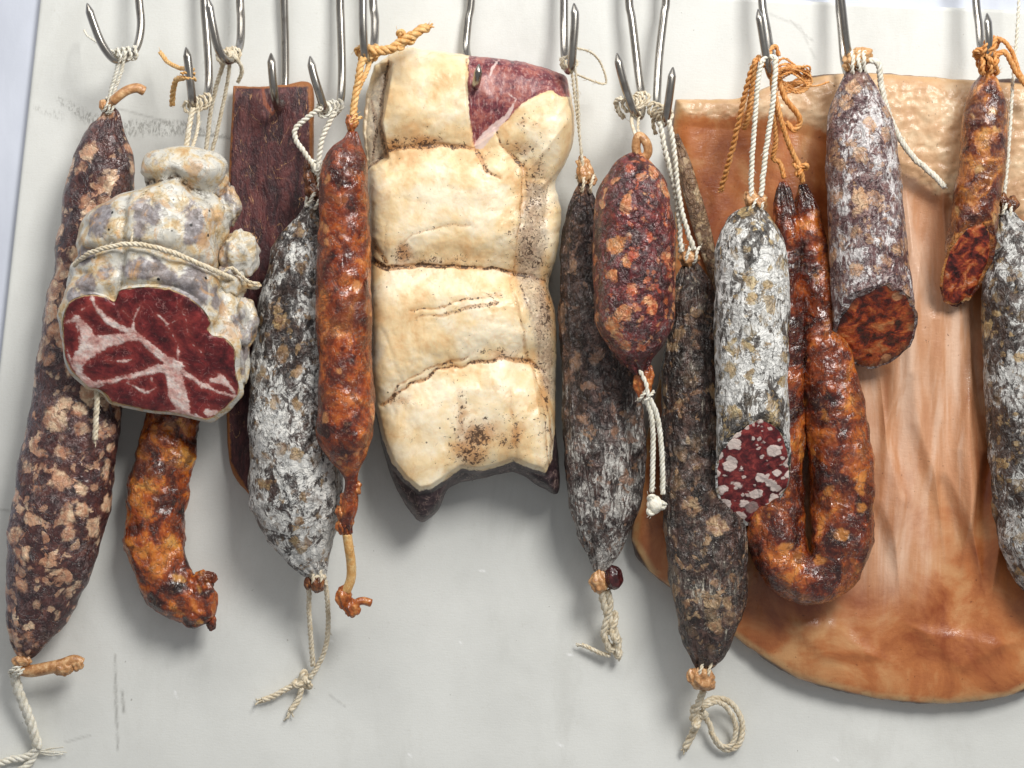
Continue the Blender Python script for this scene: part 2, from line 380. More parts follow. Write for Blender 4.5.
def flat(name, stops, seed=0, size=6, rough=.5, bump=.6, coat=0, metal=0, dist=1.2):
    m = Mat(name, seed); n = m.noise(size, 6, .65, .4)
    return m.done(m.ramp(n, [(p, H(c)) for p, c in stops]), rough, m.noise(size*.6, 5, .65), bump, dist, coat=coat, metal=metal)

TW_WHITE = twine('white_twine', 'f4f1e6', 'd9d2bf', 1)
TW_CREAM = twine('cream_twine', 'efe6d2', 'cdbb9c', 2)
TW_ORANGE = twine('orange_twine', 'efb676', 'd0863c', 3, .55)
TW_GOLD = twine('golden_twine', 'f2cc90', 'd89c54', 4, .55)
TAIL = flat('dried_skin_tail', [(.3, '8a5a34'), (.5, 'c08c5c'), (.7, 'e2bc8c')], 5, 6, .35, .8, .3)
TAILD = flat('dark_skin_tail', [(.3, '2e1610'), (.5, '6a3a1e'), (.7, 'a8703e')], 6, 6, .3, .8, .4)
ORTAIL = flat('orange_skin_tail', [(.3, '6a2c14'), (.5, 'aa5c28'), (.7, 'dc9a5a')], 8, 7, .3, .9, .4)
def steel():
    m = Mat('brushed_steel', 0); n = m.noise(9, 3, .6, v=m.vec((1, 1, .1)))
    c = m.mix(m.step(n, .35, .7), H('a09b94'), H('b9b5ae')); c = m.mix(m.math('MULTIPLY', m.step(m.noise(18, 4, .7), .5, .7), .4), c, H('6b5a4a'))
    return m.done(c, .27, n, .08, .3, metal=1)
STEEL = steel()

# ------------------------------------------------------------------ setting: wall and board
def wall_mat():
    m = Mat('painted_wall', 0); n = m.noise(60, 6, .6, v=m.vec((1, 1, .3)))
    c = m.mix(m.step(n, .3, .75), H('d3d8e4'), H('c3c8d4'))
    return m.done(c, .55, m.noise(3, 4), .2, .4)
wl = mesh('wall', [(-.9, .0075, -.8), (.9, .0075, -.8), (.9, .0075, .8), (-.9, .0075, .8)], np.array([[0, 1, 2, 3]]), wall_mat(), smooth=False)
wl['kind'] = 'structure'
wl['label'] = 'cool grey wall behind the board'
def board_mat():
    m = Mat('painted_board', 0)
    base = m.mix(m.step(m.noise(120, 5, .6), .3, .7), H('e2e3df'), H('d8d9d5'))
    base = m.mix(m.math('MULTIPLY', m.step(m.noise(2.5, 6, .75), .45, .8), .25), base, H('cfccc0'))
    base = m.mix(m.step(m.noise(90, 6, .7, .6, v=m.vec((1, 1, .4))), .5, .7, 0, .35), base, H('c4c4be'))
    smg = m.math('MULTIPLY', m.step(m.noise(30, 5, .7, 1.), .56, .7), m.step(m.noise(5, 4, .75), .5, .75)); base = m.mix(m.math('MULTIPLY', smg, .3), base, H('a8a498'))
    sp = m.noise(5.5, 3, .5); base = m.mix(m.step(sp, .735, .76, 0, .6), base, H('8d8a80'))
    sc_ = m.attr('scuff'); grain = m.noise(3, 6, .8, v=m.warp(8, 10, m.vec((1.2, 1.2, .5))))
    f = m.math('MULTIPLY', sc_, m.step(grain, .42, .66)); base = m.mix(f, base, H('8f8e88'))
    f2 = m.math('MULTIPLY', m.attr('scratch'), m.step(m.noise(9, 5, .8), .32, .55)); base = m.mix(f2, base, H('6f6d66'))
    f3 = m.math('MULTIPLY', m.attr('chip'), m.step(m.noise(2.5, 3, .7), .3, .5)); base = m.mix(f3, base, H('ffffff'))
    weave = m.math('ADD', m.noise(2.2, 3, .6, v=m.vec((.25, 1, 1.2))), m.noise(1.8, 5, .7))
    h = m.math('SUBTRACT', m.math('ADD', m.math('MULTIPLY', weave, .25), m.math('MULTIPLY', m.noise(70, 3), 1.2)), m.math('MULTIPLY', m.attr('scratch'), .6))
    return m.done(base, .5, h, .35, 1.2, spec=.35)
def board():
    nx, ny = 560, 470
    u = np.linspace(0, 1, nx)[None]; v = np.linspace(0, 1, ny)[:, None]
    tl, tr, br, bl = (42, -14), (1180, 24), (1180, 980), (-60, 900)
    tl, tr = (43.5, -32), (1180, 17)
    X = (1-v)*((1-u)*tl[0]+u*tr[0])+v*((1-u)*bl[0]+u*br[0]); Y = (1-v)*((1-u)*tl[1]+u*tr[1])+v*((1-u)*bl[1]+u*br[1])
    Z = np.zeros_like(X); e = np.minimum(np.minimum(u, 1-u)*1130, np.minimum(v, 1-v)*900); Z = -1.5*np.clip(1-e/2, 0, 1)**2
    sc_ = np.zeros_like(X)
    for pts, a in [([(60, 100, 3), (85, 116, 6), (118, 128, 8), (140, 132, 5)], .7), ([(128, 124, 4), (160, 128, 8), (190, 128, 6), (228, 138, 2)], .8),
                   ([(35, 108, 2), (60, 116, 4)], .4), ([(205, 60, 3), (215, 150, 5)], .35)]:
        sc_ = np.maximum(sc_, a*np.clip(polydist(X, Y, pts)/4+.6, 0, 1))
    scr = np.zeros_like(X)
    for pts, a in [([(115, 655, 0), (116, 700, .6), (118, 750, 0)], .5), ([(122, 690, 0), (124, 712, .3)], .6), ([(200, 135, .2), (235, 138, 0)], .5), ([(100, 104, 0), (170, 122, 0)], .4),
                   ([(90, 735, .3), (66, 742, 0)], .3), ([(0, 510, 0), (14, 511, 0)], .5), ([(790, 20, .2), (812, 40, .2)], .35), ([(770, 14, .2), (800, 26, .2), (815, 58, .2)], .25),
                   ([(330, 695, .3), (345, 706, .3)], .25)]:
        scr = np.maximum(scr, a*np.clip(polydist(X, Y, pts)/1.8+1, 0, 1))
    chip = np.zeros_like(X)
    for cx, cy, ang, l in [(410, 755, .6, 2), (461, 643, .5, 1), (482, 571, 0, 2), (836, 759, .7, 3), (570, 655, .3, 2), (176, 695, 1.4, 3), (560, 745, .5, 3), (330, 640, .2, 2)]:
        dx, dy = math.cos(ang)*l, math.sin(ang)*l
        chip = np.maximum(chip, np.clip(polydist(X, Y, [(cx-dx, cy-dy, .1), (cx+dx, cy+dy, .1)])/1.6+.75, 0, 1))
    P = np.stack([X, Y, Z], -1); V = W(P, 1.0).reshape(-1, 3); F = gridfaces(ny, nx, False)
    ring = np.concatenate([np.arange(nx), np.arange(1, ny)*nx+nx-1, (ny-1)*nx+np.arange(nx-2, -1, -1), np.arange(ny-2, 0, -1)*nx])
    bk = V[ring]+np.array([0, 8*S, 0]); n0 = len(V); V = np.vstack([V, bk]); j = np.arange(len(ring))
    F2 = np.stack([ring[(j+1) % len(ring)], ring[j], n0+j, n0+(j+1) % len(ring)], -1)
    pad = np.zeros(len(ring))
    o = mesh('backing_board', V, [F, F2], board_mat(), None, attrs={'scuff': np.append(sc_.ravel(), pad), 'scratch': np.append(scr.ravel(), pad), 'chip': np.append(chip.ravel(), pad)})
    o['label'] = 'large off-white scuffed board behind all the hanging meats'; o['category'] = 'board'
board()

# ------------------------------------------------------------------ steel hooks
def hook(label, pts, r=4.2, tip_len=9):
    P = catmull(pts, 1.5); L = np.concatenate([[0], np.cumsum(np.linalg.norm(np.diff(P, axis=0), axis=1))])
    rr = np.where(L < tip_len, .6+(r-.6)*np.clip(L/tip_len, 0, 1)**.8, r)
    s = Soup(); s.tube(P, rr, 20); o = s.build('meat_hook', STEEL, None)
    o['label'] = label; o['category'] = 'hook'; o['group'] = 'steel hooks the meats hang from'; return o
def top(x, y, d, dx=0):       # the upper bend of a hook, above the picture
    return [(x+dx*.5, -60, d), (x+dx, -110, d+6), (x+dx+2, -128, d+30), (x+dx+3, -118, d+52), (x+dx+3, -95, d+58)]
def hooks():
    hook('steel hook at top left with a wide open bend, point at the top edge', [(87, 3, 74), (93, 22, 74), (102, 44, 72), (114, 59, 66), (127, 58, 56), (137, 46, 46), (141, 25, 38), (139, 0, 33), (138, -30, 30)]+top(137, 0, 30))
    hook('steel hook with its point just above the tied ham end, twine wound around it', [(186, 47, 96), (188, 62, 98), (191, 88, 96), (193, 103, 88), (199, 108, 70), (206, 98, 48), (209, 80, 36), (207, 40, 28), (204, 0, 24)]+top(203, 0, 24))
    hook('steel hook right of the one above the tied ham, its point at the top edge', [(208, -2, 92), (212, 22, 93), (218, 48, 90), (226, 60, 82), (234, 58, 66), (240, 44, 46), (241, 20, 34), (240, 0, 28)]+top(239, 0, 28))
    hook('steel hook piercing the flat dark slab of dried beef', [(271, 53, 66), (272, 70, 70), (274, 90, 66), (276, 103, 50), (279, 108, 30), (283, 98, 14), (285, 80, 9), (285, 40, 9), (284, 0, 12)]+top(284, 0, 14))
    hook('steel hook holding the white twine of the mouldy salami beside the dark slab', [(310, 56, 88), (313, 72, 90), (319, 92, 88), (325, 109, 80), (333, 114, 60), (340, 102, 38), (342, 75, 26), (341, 30, 22), (340, 0, 20)]+top(340, 0, 20))
    hook('steel hook with the orange twine of the bright chorizo on it', [(363, -16, 100), (363, 20, 102), (364, 45, 100), (366, 58, 92), (370, 60, 72), (374, 46, 48), (375, 20, 34), (373, 0, 28)]+top(372, 0, 28))
    hook('steel hook piercing the top of the big pale tied ham', [(479, 64, 97), (478, 74, 96), (476, 84, 84), (474, 84, 60), (470, 66, 30), (466, 48, 14), (468, 20, 10), (471, 0, 9)]+top(472, 0, 10))
    hook('steel hook right of the big pale ham, thin twine hanging from it', [(574, 3, 92), (575, 20, 93), (573, 48, 92), (571, 67, 86), (568, 70, 66), (565, 58, 42), (564, 30, 30), (564, 0, 26)]+top(564, 0, 24))
    hook('steel hook above the short fat red salami', [(617, 53, 108), (620, 68, 109), (626, 90, 106), (634, 112, 98), (640, 116, 74), (642, 100, 46), (638, 70, 32), (632, 20, 26), (629, 0, 24)]+top(628, 0, 24))
    hook('steel hook above the long brown salami with two white strands on it', [(673, 67, 104), (671, 84, 105), (668, 105, 102), (665, 121, 94), (660, 122, 72), (657, 104, 46), (659, 60, 32), (664, 15, 26), (666, 0, 24)]+top(667, 0, 24))
    hook('steel hook carrying the tangled orange twine and two white strands', [(758, 9, 122), (761, 25, 123), (765, 50, 120), (769, 70, 112), (772, 76, 90), (772, 62, 58), (767, 30, 40), (762, 0, 34)]+top(761, 0, 32))
    hook('steel hook above the cut salami that has a cream cord', [(838, -14, 96), (841, -2, 98), (846, 40, 92), (850, 64, 80), (848, 74, 62), (844, 60, 45), (841, 25, 36), (839, 0, 32)]+top(839, 0, 32), 4.0)
    hook('rightmost steel hook, holding the orange twine of the short chorizo', [(987, 13, 88), (988, 24, 90), (989, 40, 90), (989, 56, 84), (985, 60, 66), (981, 46, 50), (979, 25, 42), (976, 0, 38)]+top(975, 0, 36), 4.2)
hooks()

# ------------------------------------------------------------------ slab of rind (far right)
def rind():
    o = thing('pork_rind_slab', 'wide glossy brown slab of pork rind hanging at the right edge', 'pork rind', (860, 80, 20))
    out = [(676, 99), (740, 97), (775, 84), (850, 72), (960, 79), (1060, 90), (1120, 200), (1130, 420), (1110, 600), (1050, 676), (1010, 697), (950, 705), (880, 700), (800, 680), (745, 645), (690, 602), (650, 572), (632, 540), (640, 470), (668, 330), (676, 200), (672, 140)]
    folds = [([(905, 190, -14), (915, 300, 9), (925, 420, 8), (945, 560, -16)], 5.6), ([(940, 180, -14), (948, 320, 9), (955, 470, 9), (985, 600, -16)], 6.4), ([(880, 380, -14), (890, 500, 8), (900, 600, -16)], 4.8), ([(968, 300, -14), (970, 450, 8), (960, 590, -16)], 6.4), ([(920, 250, -14), (900, 370, 4), (880, 450, -16)], 4.0), ([(900, 620, -14), (960, 650, 12), (1030, 640, -16)], 1.8), ([(760, 610, -14), (830, 640, 12), (900, 665, -16)], 2.2), ([(1000, 300, -14), (1005, 480, 10), (985, 620, -16)], 5.6), ([(700, 150, -14), (720, 220, -16)], 2.4), ([(935, 600, -14), (955, 620, -16)], 2.2)]
    def strip(X, Y):
        b = np.interp(X, [660, 760, 800, 850, 900, 960, 1040], [114, 118, 122, 140, 176, 205, 230]); return (b-Y)/12
    def rel(X, Y):
        z = 8*fbm(np.stack([X/60, Y/260, X*0], -1), 2, 4)+1.6*fbm(np.stack([X/24, Y/80, X*0], -1), 2, 8)
        for p, h in folds:
            z = z+1.5*h*np.exp(-(np.clip(-polydist(X, Y, p), 0, None)/9)**2)
        st = np.clip(strip(X, Y), -1, 1)
        return z+4*st+1.5*fbm(np.stack([X/8, Y/8, X*0], -1), 2, 2)*(st > 0)
    def peach(X, Y):
        f = np.exp(-(((X-905)/75)**2+((Y-330)/190)**2)**1.3)+.6*np.exp(-(((X-880)/60)**2+((Y-560)/50)**2))
        f += .35*np.exp(-(polydist(X, Y, folds[1][0])/14)**2)+.2*np.exp(-(polydist(X, Y, folds[3][0])/10)**2)
        return np.clip(f, 0, 1.2)
    cr = lambda X, Y: np.clip(1-np.abs(strip(X, Y))*3, 0, 1)
    m = Mat('pork_rind', 2)
    n = m.noise(60, 5, .6, .5); brown = m.ramp(n, [(.34, H('924a24')), (.5, H('b8703e')), (.66, H('d09a66'))])
    fold_c = m.noise(34, 5, .6, .5, v=m.vec((1, 1, .13)))
    pe = m.ramp(fold_c, [(.32, H('b27650')), (.48, H('cf9a74')), (.6, H('e6c0a4'))])
    col = m.mix(m.step(m.math('ADD', m.attr('peach'), m.math('MULTIPLY', m.math('SUBTRACT', n, .5), .9)), .05, .95), brown, pe)
    st = m.step(m.math('ADD', m.attr('strip'), m.math('MULTIPLY', m.math('SUBTRACT', m.noise(16, 6, .65), .5), 2.6)), -.35, .45)
    tn = m.noise(26, 6, .65); tan = m.ramp(tn, [(.3, H('b98d66')), (.5, H('d2ac84')), (.7, H('e4caa6'))])
    d1 = m.step(m.noise(5, 4, .7, 1), .66, .7); tan = m.mix(m.math('MULTIPLY', d1, m.step(m.noise(20, 3), .42, .55)), tan, H('3a2a1e'))
    col = m.mix(st, col, tan)
    ed = m.step(m.attr('edge'), 9, 2); ed = m.math('MULTIPLY', ed, m.step(m.noise(20, 5, .6), .3, .6)); col = m.mix(ed, col, H('c8a070'))
    ed2 = m.step(m.attr('edge'), 1.5, -1.5); col = m.mix(ed2, col, H('43291a'))
    col = m.mix(m.math('MULTIPLY', m.step(m.noise(4.5, 3, .6), .7, .73), .6), col, H('5a2c12'))
    wr = m.noise(3.4, 4, .7, .4, v=m.vec((.45, 1, 1.1))); wr2 = m.noise(6, 5, .65, v=m.vec((1, 1, .4)))
    h = m.math('ADD', m.math('MULTIPLY', wr, .5), wr2)
    m.done(col, m.mix(st, m.step(m.noise(30, 4), .3, .7, .3, .5), (.6,)*3), h, .5, 1.2, coat=.35)
    slab('rind', m.m, out, o, 3, 30, (880, 380), rel, {'peach': peach, 'strip': strip, 'edge': lambda X, Y: sdf(X, Y, out)}, pw=26, na=1100, nr=220, seed=3)
    # the folded mottled lip on its left edge
    fm = casing('rind_lip_skin', [(.3, '4a3426'), (.5, '80624a'), (.7, 'b0926e')], ('d4bc96', 'b89870', 'e0ccaa'), 31, 14, .5, rough=.5)
    sausage('folded_lip', fm, [(676, 134, 32, 2), (683, 160, 34, 6), (693, 198, 35, 8), (705, 240, 34, 8), (714, 275, 32, 5), (719, 300, 30, 2)], o, dz=.6, n=60, seed=5, amp=(3, 1.5))
rind()

# ------------------------------------------------------------------ dried beef slab
def beef():
    o = thing('dried_beef_slab', 'flat dark maroon slab of dried beef hanging behind the mouldy salami', 'dried beef', (271, 84, 12))
    m = Mat('dried_beef', 3)
    n = m.noise(16, 7, .74, .6, v=m.vec((1.3, 1, .5)))
    col = m.ramp(n, [(.32, H('1c0a10')), (.48, H('442024')), (.64, H('6e3c3a'))])
    fib = m.noise(3.2, 6, .8, .6, v=m.vec((1.4, 1, .5))); col = m.mix(m.math('MULTIPLY', m.step(fib, .56, .74), .45), col, H('a8786a'))
    sc1 = m.ridge(40, .006, 6, 1.4, v=m.vec((1, 1, .45))); col = m.mix(m.math('MULTIPLY', sc1, m.step(m.noise(12, 3), .45, .6)), col, H('c39468'))
    ed = m.step(m.math('ADD', m.attr('edge'), m.math('MULTIPLY', m.noise(7, 5, .7), 5)), 6.4, 4.2)
    col = m.mix(m.math('MULTIPLY', ed, .8), col, H('a86a34'))
    nt = m.step(m.math('ADD', m.attr('notch'), m.math('MULTIPLY', m.noise(4, 4, .7), 2)), .2, 1.6); col = m.mix(m.math('MULTIPLY', nt, .8), col, H('8e4a2c'))
    m.done(col, .5, m.math('ADD', fib, n), .7, 1.8)
    out = [(233, 85), (260, 86), (285, 84), (311, 84), (313, 130), (313, 200), (316, 300), (318, 420), (300, 480), (262, 500), (246, 492), (229, 462), (226, 380), (226, 300), (226, 230), (229, 160)]
    slab('meat', m.m, out, o, 2, 22, (271, 290), lambda X, Y: 3*fbm(np.stack([X/30, Y/90, X*0], -1), 3, 1)-5*np.exp(-(((X-273)/4)**2+((Y-103)/11)**2)),
         {'edge': lambda X, Y: sdf(X, Y, out), 'notch': lambda X, Y: polydist(X, Y, [(263, 88, 1), (266, 104, 2), (273, 115, 1), (279, 100, 1)])}, pw=30, na=600, nr=140, seed=5, rag=1.2)
beef()

# ------------------------------------------------------------------ long mottled salami, far left
def long_salami():
    o = thing('salami', 'longest salami, tilted at the left edge, lumpy maroon skin with tan fat pieces', 'salami', (122, 60, 60))
    m = casing('mottled_skin', [(.3, '1d0f12'), (.46, '3d1f20'), (.6, '5e3630'), (.74, '7d5646')], ('e0b08c', 'b87c5c', 'f0d2ae'), 4, 20, .72, rough=.32, film=.5, film_col='a08c88', veins=.7, chunk=(.3, .56), coat=.55, bump=.6)
    sausage('casing', m, [(111, 108, 52, 4), (112, 122, 50, 12), (107, 145, 48, 25), (103, 175, 46, 33), (97, 220, 46, 36), (90, 280, 46, 39), (83, 340, 45, 42), (75, 420, 45, 46), (65, 480, 45, 47), (54, 540, 44, 47), (42, 590, 42, 38), (30, 630, 40, 24), (24, 652, 38, 11), (22, 660, 38, 4)], o, dz=.72, seed=2, amp=(5, 2), sz=(40, 14), pleat=(2.2, 9, 30))
    s = Soup(); s.nub((103, 105, 56), (4, 6, 4), 1); s.tube(catmull([(106, 108, 58, ), (113, 101, 62), (120, 95, 64), (128, 90, 64), (137, 88, 63), (144, 91, 61)], 1.2), np.array([3.5]*8+[5]*60)[:len(catmull([(106, 108, 58), (113, 101, 62), (120, 95, 64), (128, 90, 64), (137, 88, 63), (144, 91, 61)], 1.2))], 14); s.build('top_tail', TAIL, o)
    s = Soup()
    s.rope([(120, 57, 66), (116, 72, 62), (111, 90, 58), (108, 106, 56)], 2.4); s.rope([(124, 58, 64), (121, 72, 62), (114, 92, 60), (112, 104, 58)], 2.2)
    s.wrap((104, 104, 56), (114, 108, 56), 7, 1.7, 3); s.wrap((113, 57, 66), (134, 52, 52), 6.5, 2, 4, 2)
    s.rope([(114, 52, 66), (100, 44, 52), (88, 36, 30), (84, 30, 18)], 1.5, 2); s.build('hanging_twine', TW_WHITE, o)
    s = Soup(); s.tube(catmull([(16, 668, 34), (30, 671, 36), (48, 668, 37), (62, 665, 36), (74, 661, 35), (82, 664, 34)], 1.5), 6.5, 14); s.nub((62, 668, 37), (11, 8, 6), 4, .35); s.nub((76, 664, 36), (7, 7, 5), 6, .4)
    s.nub((22, 661, 38), (10, 6, 8), 7, .2); s.build('bottom_tail', TAIL, o)
    s = Soup(); s.wrap((14, 665, 34), (22, 672, 34), 8, 2.2, 3, 5)
    s.rope([(14, 672, 30), (18, 690, 26), (26, 710, 20), (33, 730, 14), (38, 748, 9)], 6, 3, 26); s.rope([(38, 748, 9), (28, 756, 7), (10, 760, 6), (-14, 768, 6)], 4.2, 3, 20); s.rope([(38, 748, 8), (30, 762, 6), (14, 775, 6)], 4, 3, 20)
    s.fray((36, 752, 7), (1, .05, -.1), 8, 26, .7, .22, 3); s.build('bottom_cord', TW_WHITE, o)
long_salami()

# ------------------------------------------------------------------ hooked chorizo under the coppa
def bent_chorizo():
    o = thing('chorizo', 'short glossy orange chorizo bent at its foot, hanging under the cut tied ham', 'chorizo', (230, 60, 40))
    m = chorizo('bent_chorizo_skin', [(.3, '1e0a06'), (.42, '5e200c'), (.52, '9a4416'), (.62, 'c47028'), (.76, 'dc9c4c')], 6, 20, .2, .85, 2.0, blot=.6)
    sausage('casing', m, [(196, 196, 26, 3), (194, 230, 26, 16), (188, 300, 26, 24), (179, 380, 27, 26), (170, 430, 28, 27), (160, 480, 30, 30), (155, 530, 31, 30), (160, 568, 32, 28), (176, 592, 33, 26), (194, 603, 34, 23), (206, 612, 34, 19), (213, 618, 33, 4)], o, dz=.85, seed=3, amp=(6, 3.5), sz=(26, 11), pleat=(2, 9, 12))
    s = Soup(); s.nub((203, 581, 38), (11, 10, 9), 3, .4); s.nub((200, 590, 40), (13, 11, 11), 5, .3); s.nub((210, 578, 38), (7, 6, 6), 8, .4); s.nub((211, 622, 33), (5, 9, 4), 9, .3); s.build('shrivelled_end', m, o)
    s = Soup(); s.rope([(224, 62, 74), (218, 80, 58), (211, 110, 40), (206, 150, 30), (198, 200, 26)], 2.6); s.rope([(230, 62, 70), (226, 90, 50), (215, 140, 34), (200, 196, 26)], 2.3)
    s.wrap((222, 58, 78), (236, 54, 58), 6.5, 2.2, 4, 4); s.rope([(226, 48, 70), (236, 58, 72), (242, 70, 60), (238, 82, 50)], 2.4); s.build('hanging_twine', TW_CREAM, o)
bent_chorizo()

# ------------------------------------------------------------------ coppa (tied, cut across)
def coppa():
    o = thing('tied_ham', 'short tied dry ham cut across to show marbled red meat, hanging at left', 'ham', (195, 105, 90))
    face = [(127, 293), (133, 291), (154, 289), (177, 291), (195, 299), (208, 310), (215, 323), (212, 330), (216, 336), (227, 338), (237, 350), (236, 368), (239, 387), (237, 395), (227, 405), (214, 415), (205, 420), (193, 418), (172, 413), (150, 411), (129, 407), (110, 402), (104, 394), (97, 389), (89, 388), (81, 380), (72, 370), (68, 357), (68, 339), (69, 322), (75, 307), (83, 300), (100, 296), (114, 299), (122, 303)]
    c0 = np.array([152, 352.]); na = 420
    O = catmull([(*p, 0) for p in face+face[:1]], 1.5)[:-1, :2]; ang = np.arctan2(O[:, 0]-c0[0], -(O[:, 1]-c0[1]))
    order = np.argsort(ang); A = ang[order]; Rr = np.hypot(*(O-c0).T)[order]
    th = np.linspace(-np.pi, np.pi, na, endpoint=False); rf = np.interp(th, A, Rr, period=2*np.pi)
    fx, fy = c0[0]+rf*np.sin(th), c0[1]-rf*np.cos(th)
    def fdepth(y): return 140-(y-290)*.42          # the cut plane leans back towards the wall
    # rings from the tied neck down to the cut outline
    prof = [(184, 146, 6, 6, 96), (184, 149, 22, 14, 96), (184, 154, 34, 22, 96), (184, 166, 43, 30, 96), (182, 178, 44, 32, 96), (178, 188, 40, 30, 96), (170, 196, 52, 34, 95), (160, 208, 66, 40, 94), (154, 225, 74, 44, 94), (151, 242, 76, 46, 94), (150, 254, 74, 45, 94), (148, 264, 78, 46, 94), (149, 280, 82, 48, 94)]
    PR = catmull([(p[0], p[1], p[2], p[3], p[4]) for p in prof], 1.2)
    rings = []
    for cx, cy, rx, rd, d in PR:
        tilt = np.clip((cy-200)/80, 0, 1)*.45
        rings.append(np.stack([cx+rx*np.sin(th), cy+0*th-rx*.18*np.cos(th)*tilt, d+rd*np.cos(th)], -1))
    last = rings[-1]
    fin = np.stack([fx, fy, fdepth(fy)], -1)
    outer = c0+(np.stack([fx, fy], -1)-c0)*1.045
    fin2 = np.stack([outer[:, 0], outer[:, 1], fdepth(outer[:, 1])-5], -1)
    for t in np.linspace(0, 1, 46)[1:]:
        bul = np.sin(t*np.pi)*3
        q = last*(1-t)+fin2*t; nrm = np.stack([np.sin(th), 0*th, np.cos(th)], -1); rings.append(q+nrm*bul)
    for t in np.linspace(0, 1, 8)[1:]: rings.append(fin2*(1-t)+(fin-np.array([0, 0, 1.]))*t)
    R = np.array(rings); nrm = np.stack([np.sin(th), 0*th, np.cos(th)], -1)[None]
    X, Y = R[..., 0], R[..., 1]; fr = (np.cos(th) > -.3)[None]
    q = R/np.array([1, 1, 1.]); fadeend = np.ones(len(R)); fadeend[-14:] = np.linspace(1, 0, 14); fadeend = fadeend[:, None]
    disp = 6*fbm(q/30, 2, 5)+.8*fbm(q/10, 3, 6)
    groove = [([(138, 182, 1), (160, 182, 1), (178, 178, 1), (195, 186, 1), (215, 196, 1)], 9), ([(76, 262, 0), (95, 252, 0), (130, 246, 0), (160, 250, 0), (190, 260, 0), (226, 272, 0)], 7),
              ([(132, 200, 0), (130, 235, 0), (125, 300, 0)], 5), ([(178, 225, 0), (177, 262, 0)], 3), ([(190, 186, 0), (215, 205, 0), (224, 240, 0), (228, 290, 0)], 4), ([(108, 200, 0), (90, 250, 0)], 0)]
    for g, h in groove: disp = disp-h*np.exp(-(polydist(X, Y, g)/5)**2)*fr
    disp = disp*fadeend
    R = R+nrm*disp[..., None]; R[-1] = fin-np.array([0, 0, 1.])
    k = kd(100)
    m = Mat('tied_ham_skin', 7)
    n = m.noise(15, 7, .66, .5); vs = m.warp(14, 14)
    col = m.ramp(n, [(.3, H('b8905f')), (.42, H('cfba94')), (.52, H('d4d0c4')), (.75, H('c2c2be'))])
    gp = m.noise(26, 6, .62, .7, v=vs); pat = m.math('ADD', m.attr('greyp'), m.math('SUBTRACT', gp, .5))
    gc = m.ramp(m.noise(8, 6, .7), [(.3, H('4a4248')), (.5, H('7d747a')), (.72, H('b4aeb2'))])
    col = m.mix(m.step(pat, -.04, .12, 0, .85), col, gc)
    am = m.step(m.noise(24, 6, .66, .8), .53, .64, 0, .6); col = m.mix(am, col, H('cf9c60'))
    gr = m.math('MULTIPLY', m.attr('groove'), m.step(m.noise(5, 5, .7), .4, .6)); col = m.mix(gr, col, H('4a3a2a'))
    blk = m.voro(15); bd = m.math('MULTIPLY', m.step(blk.outputs['Distance'], .13, .08), m.step(m.sep(blk.outputs['Color']), .55, .6)); col = m.mix(bd, col, H('17120f'))
    rd = m.ridge(10, .02, 5, .8); col = m.mix(m.math('MULTIPLY', rd, .35), col, H('6a5a48'))
    h = m.math('ADD', m.math('MULTIPLY', m.noise(8, 6, .6), 1.), m.math('MULTIPLY', rd, -.35))
    m.done(col, .42, h, .5, 1.8, coat=.15)
    gpatch = np.zeros(R.shape[:2])-.25
    for bx, by, bxr, byr, a in [(105, 222, 16, 22, .42), (160, 222, 13, 20, .3), (150, 232, 10, 14, .25), (95, 286, 14, 14, .5), (150, 272, 28, 12, .45), (200, 285, 14, 26, .45), (200, 222, 14, 22, .3), (82, 300, 10, 14, .4), (222, 300, 8, 20, .3), (90, 258, 12, 12, .35), (160, 165, 9, 8, .12), (200, 240, 14, 12, .3), (150, 215, 14, 16, .25), (112, 275, 12, 14, .3), (175, 280, 14, 12, .3)]:
        gpatch = np.maximum(gpatch, -.25+(a+.16)*np.exp(-(((X-bx)/bxr)**2+((Y-by)/byr)**2)))
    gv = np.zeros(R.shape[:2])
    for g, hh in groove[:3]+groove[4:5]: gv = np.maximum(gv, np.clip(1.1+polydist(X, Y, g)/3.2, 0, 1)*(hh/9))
    mr = len(R); V = W(R, k).reshape(-1, 3); V = np.vstack([V, W(R[0].mean(0)[None], k)]); j = np.arange(na)
    mesh('skin', V, [gridfaces(mr, na), np.stack([(j+1) % na, j, np.full(na, mr*na)], -1)], m.m, o, attrs={'greyp': np.append(gpatch.ravel(), 0), 'groove': np.append(gv.ravel(), 0)})
    # the side lumps bulging between the cords
    s = Soup()
    for p, r_, sd in [((226, 206, 88), (13, 20, 14), 2), ((239, 254, 92), (19, 23, 18), 3), ((228, 282, 90), (17, 20, 18), 4), ((240, 322, 92), (17, 26, 19), 5), ((238, 358, 86), (9, 32, 14), 6), ((252, 285, 90), (8, 4, 5), 7), ((84, 276, 86), (14, 26, 18), 8), ((78, 330, 84), (10, 30, 12), 10), ((214, 182, 90), (13, 16, 14), 12)]:
        s.nub(p, r_, sd, .3, 44, k)
    o2 = s.build('side_lumps', m.m, o)
    # cut face
    fm = Mat('marbled_cut_meat', 8); wv = fm.noise(4, 6, .7, .5); wv2 = fm.noise(15, 5, .62, .8)
    fat = fm.math('ADD', fm.attr('fat'), fm.math('ADD', fm.math('MULTIPLY', fm.math('SUBTRACT', wv, .5), 5.), fm.math('MULTIPLY', fm.math('SUBTRACT', wv2, .5), 9.)))
    lc = fm.ramp(fm.noise(18, 7, .65, .4), [(.32, H('32090f')), (.48, H('60171d')), (.66, H('943432'))])
    lc = fm.mix(fm.step(fm.noise(2, 5, .75), .5, .8, 0, .4), lc, H('97453f'))
